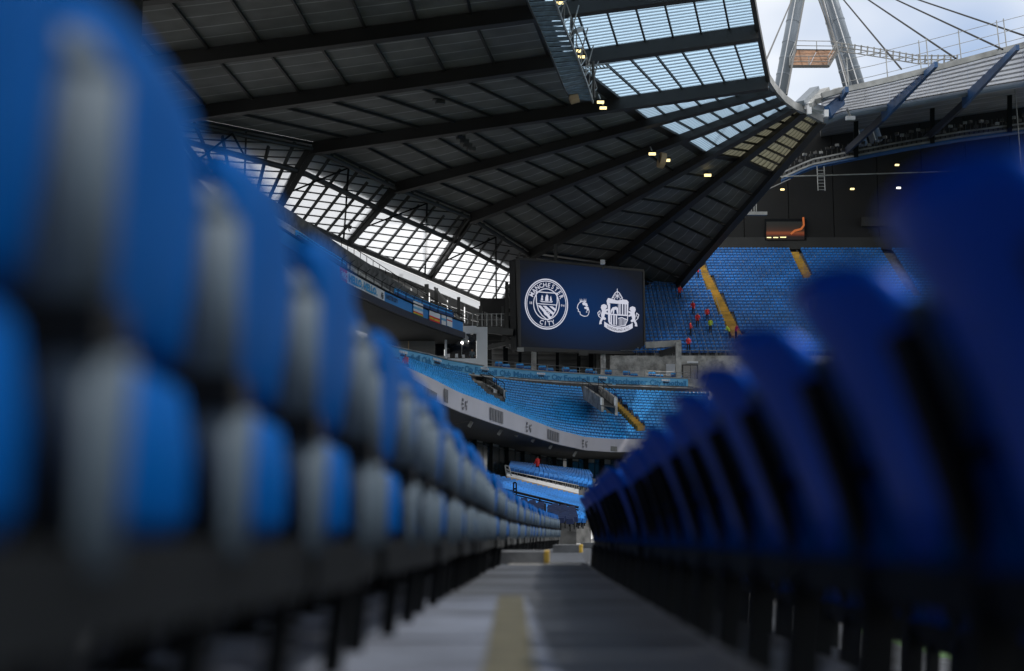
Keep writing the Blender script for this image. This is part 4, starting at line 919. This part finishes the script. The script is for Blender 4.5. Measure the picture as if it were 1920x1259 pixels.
# ------------------------------------------------------------------ far end stand
EY0, EY1 = 159.0, 185.0
e0, e1 = P(1200, 667, EY0), P(1500, 470, EY1); NRE = 34
es = thing('end_stand', 'far end upper tier with pale concrete front wall', 'stand')
def ept(x, t): return V((x, lerp(EY0, EY1, t), lerp(e0.z, e1.z, t)))
gapsE = [[(1306, 497), (1322, 495), (1396, 632), (1372, 640)], [(1480, 466), (1498, 466), (1526, 520), (1508, 526)], [(1650, 466), (1668, 466), (1730, 560), (1712, 560)]]
mb = MB(); tb = MB()
for r in range(NRE):
    t = (r + .0) / NRE; p0, p1 = ept(13, t), ept(62, t); dz = (e1.z - e0.z) / NRE; dy = (EY1 - EY0) / NRE
    tb.box((37.5, p0.y + dy / 2, p0.z - dz), 49, dy, dz * 2)
    x = 13.2 + (r % 2) * .02
    while x < 58:
        p = V((x, p0.y + dy * .6, p0.z)); a, b = proj(p + V((0, 0, .4)))
        if a < 1760 and not any(inside(gq, a, b) for gq in gapsE): far_seat(mb, p, V((0, -1, 0)), dot=(int(x * 2.06) + r * 2) % 3 == 0)
        x += .485
tb.build('tread', M['concrete_dark'], es)
tag(mb.build('seat_rows', ENDM), 'steep bank of blue seats in the far end stand', 'seats', kind='stuff')
rb = MB()                                          # safe-standing rails in the left block
for r in range(0, NRE):
    p0 = ept(13, r / NRE); x = 13.3
    while x < 26:
        a, b = proj(V((x, p0.y, p0.z + .5)))
        if a < 1395 and b > 515 and a < 1312 + (b - 500) * .52: rb.beam((x, p0.y + .7, p0.z), (x, p0.y + .7, p0.z + 1.05), .05, .05)
        x += .97
    for x in [36 + .97 * i for i in range(26)] if r > 20 else []:
        a, b = proj(V((x, p0.y, p0.z)))
        if r > 18 and random.random() < .5: rb.beam((x - 12, p0.y + .7, p0.z), (x - 12, p0.y + .7, p0.z + .95), .045, .045)
tag(rb.build('standing_rails', M['galv']), 'thin upright metal rails standing among the far blue seats', 'rails', kind='stuff')
def etrow(py):
    lo, hi = 0.0, 1.0
    for _ in range(40):
        mid = (lo + hi) / 2; y = proj(ept(20, mid))[1]
        if y > py: lo = mid
        else: hi = mid
    return lo
def estair(pts, n, label):
    s = thing('stairway', label, 'stairs')
    for k in range(n):
        t0 = etrow(lerp(pts[0][2], pts[1][2], k / n)); t1 = etrow(lerp(pts[0][2], pts[1][2], (k + 1) / n))
        xl, xr = lerp(pts[0][0], pts[1][0], k / n), lerp(pts[0][1], pts[1][1], k / n); py = lerp(pts[0][2], pts[1][2], k / n); Y = lerp(EY0, EY1, t0)
        a, b = P(xl, py, Y), P(xr, py, Y); z = ept(0, t0).z + .25; dy = (t1 - t0) * (EY1 - EY0)
        m = MB(); m.box(((a.x + b.x) / 2, Y + dy / 2, z - .4), b.x - a.x, dy * .96, .8); m.build('step', M['stair_yellow'], s)
estair([(1374, 1394, 634), (1306, 1320, 497)], 30, 'long yellow stairway down the far blue seats behind the red jackets')
estair([(1508, 1524, 522), (1481, 1496, 472)], 12, 'short visible yellow stairway at the top of the far blue seats')
m = MB(); p = ept(0, 0); a = P(1205, 700, EY0 - 1); b = P(1205, 667, EY0 - 1); m.box((40, EY0 - .6, (a.z + b.z) / 2 - .6), 58, .5, b.z - a.z + 1.2); m.build('front_wall', M['concrete_pale'], es)
m = MB(); z = P(1300, 664, EY0 - 1).z
for k in range(40): m.tube((14 + k, EY0 - .6, z - .5), (14 + k, EY0 - .6, z + .45), .03, 6)
m.tube((12, EY0 - .6, z + .45), (56, EY0 - .6, z + .45), .04, 6); m.build('front_rail', M['galv'], es)
dr = thing('door', 'dark framed glass door in the pale wall of the far stand', 'door')
m = MB(); pq(m, 1279, 684, 1309, 712, EY0 - 1.1, .1); m.build('frame', M['steel'], dr)
for x0, x1 in ((1281, 1294), (1295, 1307)): m = MB(); pq(m, x0, 686, x1, 711, EY0 - 1.2, .05); m.build('pane', M['glass_dark'], dr)
m = MB(); pq(m, 1288, 678, 1309, 681, EY0 - 1.4, .3); m.build('lamp_bar', M['white'], dr)
m = MB(); pq(m, 1249, 683, 1266, 706, EY0 - 1.2, .1); tag(m.build('white_panel', M['white']), 'plain white panel beside the tall pale column', 'panel')
m = MB(); m.slab([P(1290, 727, 156.5), P(1345, 727, 156.5), P(1345, 711, 156.5), P(1290, 711, 156.5)], .4); tag(m.build('end_pier', M['concrete_pale']), 'short pale concrete wall at the end of the light blue banner', 'wall')
m = MB(); m.slab([P(1240, 700, 158), P(1420, 700, 158), P(1420, 735, 158), P(1240, 735, 158)], .3); m.build('lower_wall', M['concrete_pale'], es)
# dark rear wall with picture screen
ew = thing('end_rear_wall', 'dark rear wall of the far stand above the blue seats', 'wall')
zt = P(1500, 200, EY1 + 1).z; zb = P(1500, 475, EY1 + 1).z - 1
for k in range(10):
    m = MB(); m.box((16 + 6 * k, EY1 + 1.2, (zt + zb) / 2), 5.9, .4, zt - zb); m.build('panel', M['blackwall'], ew)
m = MB(); m.box((40, EY1 + 2, (zt + zb) / 2), 70, .4, zt - zb + .2); m.build('backing', M['blackwall'], ew)
m = MB(); m.box((43, EY1 + .7, P(1500, 455, EY1).z), 62, .5, 1.6); m.build('ledge', M['darkwall'], ew)
m = MB(); pq(m, 1615, 408, 1700, 425, EY1 + .5, .4); m.build('balcony_front', M['darkwall'], ew)
for (x, y) in ((1331, 330), (1467, 356), (1598, 355), (1685, 353), (1682, 310)):
    l_ = thing('wall_lamp', {1331: 'x', 1467: 'small warm lamp on the dark rear wall left of the lit picture', 1598: 'small warm lamp on the dark rear wall above the balcony', 1685: 'small pale lamp far along the dark rear wall', 1682: 'faint warm lamp high on the dark rear wall'}[x], 'lamp')
    if x == 1331: bpy.data.objects.remove(l_); continue
    m = MB(); pq(m, x - 3.5, y - 1.5, x + 3.5, y + 1, EY1 - .5, .3); m.build('lens', M['lamp'] if x != 1685 else M['lamp_white'], l_); m = MB(); pq(m, x - 5, y - 3.5, x + 5, y - 1.6, EY1 - .5, .6); m.build('hood', M['black_steel'], l_)
ps = thing('picture_screen', 'small screen glowing orange on the dark rear wall of the far stand', 'screen')
m = MB(); pq(m, 1434, 411, 1512, 452, EY1 + .6, .3); m.build('cabinet', M['black_steel'], ps)
om = bpy.data.materials.new('sunset_picture'); om.use_nodes = True; n, l = om.node_tree.nodes, om.node_tree.links; b = n['Principled BSDF']; b.inputs['Base Color'].default_value = (.01, .01, .01, 1)
uv = n.new('ShaderNodeUVMap'); s = n.new('ShaderNodeSeparateXYZ'); l.new(uv.outputs[0], s.inputs[0]); c2 = n.new('ShaderNodeValToRGB'); l.new(s.outputs[1], c2.inputs[0])
e = c2.color_ramp.elements; e[0].position = 0; e[0].color = (.012, .003, .002, 1); e[1].position = 1; e[1].color = (.012, .016, .014, 1)
for pos, colr in ((.18, (.02, .004, .002)), (.3, (.35, .06, .012)), (.38, (.5, .12, .03)), (.5, (.10, .03, .01)), (.75, (.03, .02, .012))): q = e.new(pos); q.color = (*colr, 1)
l.new(c2.outputs[0], b.inputs['Emission Color']); b.inputs['Emission Strength'].default_value = .28
m = MB(); pq(m, 1437, 416, 1508, 450, EY1 + .3, .06); m.build('picture', om, ps)
for (x0, y0, x1, y1) in ((1438, 445, 1446, 446.5), (1450, 445, 1459, 446.5), (1463, 444.5, 1474, 446)): m = MB(); pq(m, x0, y0, x1, y1, EY1 + .22, .03); m.build('picture_light', M['lamp'], ps)
for a, b in (((1483, 439), (1490, 433)), ((1490, 433), (1502, 430)), ((1502, 430), (1507, 423)), ((1507, 423), (1506, 408))): m = MB(); m.beam(P(*a, EY1 + .22), P(*b, EY1 + .22), .2, .25); m.build('picture_light', M['ember'], ps)
# staff among the far seats
for (x, y, kd, rz, lb) in ((1309, 527, 'red', 2.9, 'person in red jacket near the top of the yellow stairway'), (1274, 566, 'redlean', -1.2, 'person in red jacket beside the steel strut, above the others'), (1300, 596, 'redlean', -2, 'person in red jacket leaning over seats, uppermost of the lower group'),
                          (1308, 619, 'redlean', -1.6, 'person in red jacket bending in the middle of the lower group'), (1326, 608, 'red', 1.5, 'person in red jacket standing just above the yellow vest'), (1295, 635, 'red', -.4, 'person in red jacket standing lower left of the group'),
                          (1291, 664, 'red', -1.5, 'person in red jacket at the front wall below the far seats'), (1332, 629, 'hivis', 1.2, 'person in yellow vest standing among red jackets'), (1368, 640, 'hibend', 2.8, 'person in yellow vest bending near the foot of the yellow stairway'), (1380, 640, 'mag', .4, 'person in dark pink top at the foot of the yellow stairway')):
    t = etrow(y); Y = lerp(EY0, EY1, t); p = P(x, y, Y); person(kd, V((p.x, Y - .1, ept(0, t).z + .25)), rz, lb, 1.0)
p = P(761, 703, 124); person('orange', p, -1.9, 'person in orange jacket standing before the light blue banner', 1.05)
p = P(1008, 893, 121); person('red', p, 2.4, 'person in dark red jacket standing before the dark boxes', 1.0)
p = P(885, 687, 143.2); person('grey', p, -1.4, 'person in grey top holding a phone inside the white framed studio', 1.0)

# ------------------------------------------------------------------ far end roof
er = thing('end_roof', 'dark roof of the far end stand with pale ribbed inner strip and blue fins', 'roof')
def eroof(px, k):                                  # k 0 inner edge, 1 strip outer edge, 2 rear
    yi = pl([(1500, 197), (1560, 177), (1640, 160), (1760, 130), (1920, 88), (2050, 55)], px)[0]
    ys = pl([(1500, 250), (1555, 213), (1660, 195), (1800, 170), (1920, 150), (2050, 125)], px)[0]
    return P(px, yi, 124 + (px - 1500) * .004) if k == 0 else P(px, ys, 139)
xs = [1540, 1578, 1622, 1668, 1716, 1765, 1815, 1866, 1918, 1972, 2030, 2100, 2200, 2320, 2460]
for a, b in zip(xs, xs[1:]):
    for k in range(7):
        t0, t1 = k / 7, (k + .93) / 7
        q = [lerp(eroof(a, 1), eroof(a, 0), t0), lerp(eroof(b - .4, 1), eroof(b - .4, 0), t0), lerp(eroof(b - .4, 1), eroof(b - .4, 0), t1), lerp(eroof(a, 1), eroof(a, 0), t1)]
        m = MB(); m.slab(q, .06); m.build('strip_panel', M['endstrip'], er)
    m = MB(); m.beam(eroof(a, 0) + V((0, -.2, .1)), eroof(b, 0) + V((0, -.2, .1)), .4, .5); m.build('edge_beam', M['galv'], er)
    m = MB(); m.tube(eroof(a, 1) - V((0, .3, .5)), eroof(b, 1) - V((0, .3, .5)), .32, 10); m.build('edge_tube', M['mast'], er)
    c0, c1 = P(a, pl([(1500, 330), (2050, 250)], a)[0], 188), P(b, pl([(1500, 330), (2050, 250)], b)[0], 188)
    m = MB(); m.slab([eroof(a, 1), eroof(b, 1), c1 + V((0, 0, 5)), c0 + V((0, 0, 5))], .2); m.build('roof_panel', M['roof'], er)
    m = MB()
for (x0, y0, x1, y1, yd) in ((1552, 206, 1588, 165, 1), (1655, 205, 1755, 118, 0), (1806, 180, 1908, 86, 0)):
    a, b = P(x0, y0, 141), P(x1, y1, 121); m = MB(); z = V((0, 0, 1)); r = V((.16, 0, 0))
    m.hexa([a - r - z * 1.3, a + r - z * 1.3, a + r, a - r], [b - r - z * .4, b + r - z * .4, b + r + z * .1, b - r + z * .1]); m.build('fin', M['fin'], er)
    if not yd:
        c = P(x0 - 75, y0 + 85, 165); m = MB(); m.beam(a - z * .9, c, .3, .8); m.build('fin_tail', M['navy'], er)
# corner hinge pieces where both roofs meet
for (a, b, w_, h, mt) in (((1500, 195), (1528, 168), .9, .5, 'mast'), ((1515, 200), (1548, 170), .9, .5, 'galv'), ((1534, 190), (1570, 170), .6, .5, 'galv'), ((1512, 198), (1550, 208), .5, .6, 'white'), ((1552, 210), (1578, 188), .5, .9, 'fin')):
    m = MB(); m.beam(P(*a, 124.5), P(*b, 127), w_, h); m.build('corner_piece', M[mt], er)
for x, y in ((1517, 202), (1549, 207)): m = MB(); pq(m, x - 4, y, x + 4, y + 13, 124.2, .4); m.build('corner_plate', M['white'], er)
fl = thing('hanging_camera', 'pale camera rig hanging below the corner of the far roof', 'camera')
m = MB(); m.beam(P(1586, 222, 132), P(1603, 222, 132), .35, .35); m.build('body', M['white'], fl); m = MB(); m.tube(P(1588, 205, 132), P(1595, 220, 132), .12, 6); m.build('arm', M['galv'], fl)
# lighting truss across the far stand
lt = thing('lighting_truss', 'long curved walkway truss with many small floodlights under the far roof', 'truss')
TT = [(1465, 325, 165), (1520, 300, 164), (1600, 284, 162), (1700, 265, 161), (1800, 248, 160), (1920, 232, 159), (2000, 224, 159)]
def tt(x, dy=0, dY=0): a, Y = pl(TT, x); return P(x, a + dy, Y + dY)
xs = list(range(1465, 2000, 20))
for a, b in zip(xs, xs[1:]):
    m = MB(); m.beam(tt(a), tt(b), .15, .18); m.beam(tt(a, 9), tt(b, 9), .2, .2); m.build('chord', M['galv'], lt)
    m = MB(); m.slab([tt(a, 13), tt(b, 13), tt(b, 17, 1.2), tt(a, 17, 1.2)], .2); m.build('underside', M['fin'], lt)
for x in range(1468, 1995, 9):
    m = MB(); m.slab([tt(x, 9), tt(x + 6, 9), tt(x + 6, 2), tt(x, 2)], .08); m.build('toe_plate', M['steel'], lt)
for i, x in enumerate(range(1480, 1990, 10)):
    m = MB(); c = tt(x + random.uniform(-2, 2), random.uniform(-18, -4)); m.box(c, .45, .35, .28, random.uniform(-.5, .5)); m.build('floodlight', M['galv'] if i % 3 == 0 else M['steel'], lt)
    m = MB(); m.tube(tt(x, 0), tt(x, -16), .05, 5); m.build('bracket', M['steel'], lt)
for x in (1605, 1748, 1893): m = MB(); m.beam(tt(x, 12), tt(x, -75, -2), .5, .5); m.build('hanger', M['black_steel'], lt)
hs = thing('hanging_ladder', 'short lattice ladder hanging below the far lighting truss', 'ladder')
m = MB()
for x in (1533, 1546): m.tube(P(x - 1, 312, 163), P(x + 1, 358, 163), .06, 6)
for k in range(7): m.tube(P(1533, 320 + k * 6, 163), P(1547, 320 + k * 6, 163), .05, 6)
m.build('lattice', M['galv'], hs)
pp = MB(); pp.tube(P(1455, 332, 150), P(1780, 322, 150), .07, 6); pp.tube(P(1780, 322, 150), P(1920, 318, 150), .05, 6); tag(pp.build('cable_tray', M['galv']), 'thin pale horizontal cable under the far lighting truss', 'cable')
vc = MB(); vc.tube(P(1903, 165, 150), P(1915, 318, 150), .06, 6); tag(vc.build('hanging_cable', M['galv']), 'thin pale vertical cable hanging under the far roof', 'cable')
sf = thing('speaker_frame', 'pale hanging frame with speaker tray beside the last rafter', 'frame')
m = MB(); m.slab([P(1390, 404, 160), P(1438, 404, 160), P(1438, 398, 160), P(1392, 398, 160)], .5); m.build('tray', M['galv'], sf)
m = MB()
for x in (1409, 1414, 1418): m.tube(P(x, 398, 160), P(x, 376, 160), .06, 6)
m.tube(P(1430, 360, 160), P(1482, 336, 158), .06, 6); m.build('hanger', M['galv'], sf)

# ------------------------------------------------------------------ masts, platform, cables
for (x0, y0, x1, y1, Y0, r, lb) in ((1462, 176, 1505, -60, 176, .85, 'thick grey leaning mast left of the timber platform'), (1590, 155, 1532, -40, 182, .62, 'slimmer grey leaning mast right of the timber platform'), (1610, 148, 1543, -40, 177, .80, 'thick grey leaning mast furthest from the roof edge')):
    t = thing('roof_mast', lb, 'mast'); a, b = P(x0, y0 + 120, Y0), P(x1 + (x1 - x0) * .6, y1 - 140, Y0 + 3)
    a = P(x0 - (x1 - x0) * .5, y0 + 118, Y0)
    m = MB(); m.tube(a, b, r, 24); m.build('tube', M['mast'], t, True)
    m = MB(); m.tube(lerp(a, b, .0) + V((-.3, -r, 0)), b + V((-.3, -r, 0)), .07, 6); m.build('climbing_line', M['white'], t)
    d = (b - a).normalized()
    for k in (.30, .36, .42, .5): c = lerp(a, b, k); m = MB(); m.tube(c - d * .1, c + d * .1, r + .05, 24); m.build('collar', M['mast'], t)
pf = thing('mast_platform', 'timber floored work platform with railing slung between the masts', 'platform')
c0 = [(1481, 125), (1553, 125), (1570, 96), (1493, 95)]
for i in range(2):
    for j in range(5):
        f = lambda u, v: P(lerp(lerp(1481, 1553, u), lerp(1493, 1570, u), v), lerp(125, lerp(95, 96, u), v), lerp(168, 176, v))
        u0, u1, v0, v1 = i * .5 + .01, i * .5 + .49, j / 5 + .01, (j + .95) / 5
        m = MB(); m.slab([f(u0, v0), f(u1, v0), f(u1, v1), f(u0, v1)], .12); m.build('plank', M['wood'], pf)
for u, v in ((0, 0), (.5, 0), (1, 0), (0, 1), (1, 1), (.5, 1)):
    m = MB(); p = f(u, v); m.tube(p, p + V((0, 0, 1.3)), .06, 6); m.build('rail_post', M['galv'], pf)
m = MB()
for h in (.65, 1.3):
    z = V((0, 0, h)); cs = [f(0, 0), f(1, 0), f(1, 1), f(0, 1)]
    for a, b in zip(cs, cs[1:] + cs[:1]): m.tube(a + z, b + z, .05, 6)
m.build('rail', M['galv'], pf)
m = MB(); cs = [f(0, 0), f(1, 0), f(1, 1), f(0, 1)]
for a, b in zip(cs, cs[1:] + cs[:1]): m.beam(a, b, .25, .3)
m.build('frame', M['steel'], pf)
cw = thing('roof_catwalk', 'silver catwalk with thin railings running from the masts over the far roof', 'catwalk')
CW = [(1560, 86, 172), (1640, 98, 168), (1720, 112, 164), (1790, 112, 160)]
def cwp(x, dy): y, Y = pl(CW, x); return P(x, y + dy, Y)
for a, b in zip(range(1560, 1790, 23), range(1583, 1813, 23)):
    m = MB()
    for dy in (0, -7, 8): m.tube(cwp(a, dy), cwp(b, dy), .07, 6)
    m.tube(cwp(a, 8), cwp(b, 0), .05, 5); m.build('chord', M['galv'], cw)
for x in range(1566, 1800, 12): m = MB(); m.beam(cwp(x, 8), cwp(x + 1, -9), .16, .16); m.build('post', M['galv'], cw)
er_r = thing('roof_edge_railing', 'thin safety railing along the top edge of the far roof', 'railing')
for h in (1.0, 2.0, 3.1):
    m = MB()
    for a, b in zip(range(1580, 2000, 30), range(1610, 2030, 30)): m.tube(eroof(a, 0) + V((0, .5, h)), eroof(b, 0) + V((0, .5, h)), .03, 5)
    m.build('rail', M['galv'], er_r)
for x in (1592, 1665, 1728, 1742, 1803, 1875, 1888, 1950): m = MB(); p = eroof(x, 0); m.tube(p, p + V((0, .5, 3.3)), .05, 6); m.build('post', M['galv'], er_r)
for i, (a, b, Y0, Y1) in enumerate((((1487, -5), (1420, 152), 178, 122), ((1506, 10), (1475, 178), 176, 124), ((1580, -2), (1690, 130), 178, 126), ((1622, -4), (1792, 110), 178, 125), ((1672, -4), (1880, 93), 178, 124), ((1716, -2), (1935, 72), 178, 124), ((1542, 0), (1590, 155), 181.5, 130), ((1535, 0), (1568, 92), 180, 174))):
    m = MB(); m.tube(P(a[0] + (a[0] - b[0]) * .2, a[1] + (a[1] - b[1]) * .2, Y0 + 4), P(*b, Y1), .09, 6)
    tag(m.build('stay_cable', M['black_steel'] if 1 < i < 6 else M['steel']), ['thin cable from the thick left mast to the roof corner', 'second thin cable beside the thick left mast, near the platform', 'steep dark stay cable sloping to the far roof, next to the masts', 'dark stay cable sloping to the far roof, second from the masts', 'dark stay cable sloping to the far roof, third from the masts', 'flattest dark stay cable, furthest from the masts', 'thin cable along the slim mast', 'thin hanger cable holding the timber platform'][i], 'cable')

# ------------------------------------------------------------------ gantry and lamps under the roof
gn = thing('roof_gantry', 'hanging slatted maintenance gantry with steel truss side and bright lamps', 'gantry')
GL = [(965, -60), (990, 5), (1015, 60), (1040, 120), (1058, 165), (1070, 185)]; GR = [(1015, -60), (1040, 2), (1062, 60), (1085, 115), (1100, 155), (1112, 192)]
def gp(t, side):
    L = GL if side == 0 else GR; t = t * (len(L) - 1); k = min(int(t), len(L) - 2); f_ = t - k
    return P(lerp(L[k][0], L[k + 1][0], f_), lerp(L[k][1], L[k + 1][1], f_), lerp(84, 104, t / (len(L) - 1)) + (0 if side == 0 else 0.6))
ngs = 30
for k in range(ngs):
    a, b = k / ngs, (k + .72) / ngs; m = MB(); m.slab([gp(a, 0), gp(a, 1), gp(b, 1), gp(b, 0)], .05); m.build('slat', M['gantry_slat'] if 'gantry_slat' in M else M.setdefault('gantry_slat', mat('gantry_slat', (.17, .24, .31), .5, var=.2, vscale=2)), gn)
for side in (0, 1):
    for k in range(10): m = MB(); m.beam(gp(k / 10, side), gp((k + 1) / 10, side), .1, .22); m.build('side_beam', M['galv'] if side else M['steel'], gn)
for k in range(20):
    up = V((.3, 0, 1.1)); a, b = gp(k / 20, 1), gp((k + 1) / 20, 1); m = MB(); m.tube(a + up, b + up, .05, 6); m.tube(a if k % 2 else a + up, b + up if k % 2 else b, .04, 5)
    if k % 3 == 0: m.tube(a, a + up * 2.2, .05, 6)
    m.build('truss_bar', M['galv'], gn)
m = MB(); c = P(1068, 185, 103); m.tube(c, c + V((.6, 0, .2)), .5, 12); m.build('cable_drum', M['beige'], gn)
m = MB(); m.beam(P(1078, 60, 94), P(1089, 54, 95), .35, .3); m.build('camera_box', M['galv'], gn)
m = MB()
for k in range(6):
    a, b = P(1100 + k * 7, 124 - k * .8, 102), P(1107 + k * 7, 123 - k * .8, 102); m.tube(a, b, .06, 5); m.tube(a + V((0, 0, -.35)), b + V((0, 0, -.35)), .06, 5); m.tube(a, b + V((0, 0, -.35)), .05, 5)
m.build('side_truss', M['galv'], gn)
for x in (1072, 1112): m = MB(); m.tube(P(x, 20 + (x - 1072) * 2.4, 99), P(x + 2, 88 + (x - 1072) * 2.4, 99), .12, 6); m.build('hanger', M['steel'], gn)
for i, (x, y, Y, lb) in enumerate(((1050, 6, 93, 'topmost'), (1085, 96, 98, 'u'), (1090, 107, 98, 'l'), (1126, 192, 104, 'u2'), (1131, 203, 104, 'l2'), (1223, 289, 128, 'a'), (1250, 301, 130, 'b'), (1327, 329, 140, 'c'))):
    nm = ['warm floodlight at the top of the slatted gantry', 'upper of two warm floodlights halfway down the gantry', 'lower of two warm floodlights halfway down the gantry', 'upper of two warm floodlights at the foot of the gantry', 'lower of two warm floodlights at the foot of the gantry', 'small warm floodlight in the roof recess beside a cable drum', 'warm floodlight just past the cable drum in the roof recess', 'single warm floodlight lighting a rafter near the last bay'][i]
    t = thing('floodlight', nm, 'floodlight'); m = MB(); pq(m, x - 6.5, y - 2.5, x + 6.5, y + 2.5, Y, .06); o = m.build('lens', M['lamp'], t)
    m = MB(); m.slab([P(x - 8, y - 3, Y + .3), P(x + 8, y - 3, Y + .3), P(x + 8, y - 4.4, Y - .1), P(x - 8, y - 4.4, Y - .1)], .1); m.build('housing', M['black_steel'], t)
    m = MB(); m.tube(P(x, y - 4, Y + .1), P(x - 4, y - 14, Y + .3), .06, 6); m.build('bracket', M['galv'], t)
cdm = thing('cable_drum', 'round brown cable drum hanging in the roof recess between floodlights', 'drum'); c = P(1236, 300, 130)
m = MB(); m.tube(c, c + V((.5, .1, -.1)), .75, 16); m.build('drum', M['beige'], cdm); m = MB(); m.tube(c + V((-.05, 0, 0)), c, .5, 16); m.build('rim', M['steel'], cdm)
for i, (x, y, Y) in enumerate(((727, 50, 106), (787, 150, 116), (845, 238, 126))):
    t = thing('loudspeaker_cluster', ['string of small loudspeakers under the roof, nearest the gantry top', 'string of small loudspeakers under the roof, middle of three', 'string of small loudspeakers under the roof, closest to the glazed band'][i], 'loudspeakers')
    for k in range(7):
        c = P(x + k * 6.4, y + k * 7 , Y); m = MB(); m.box(c, .75, .5, .32, .3); m.build('speaker_box', M['steel'], t)
        m = MB(); m.tube(c + V((-.45, 0, .16)), c + V((.5, 0, .3)), .05, 5); m.build('bracket', M['galv'], t)
    if i == 0: m = MB(); c = P(765, 94, Y); m.tube(c, c + V((.2, -.3, -.15)), .26, 12); m.build('horn', M['white'], t)
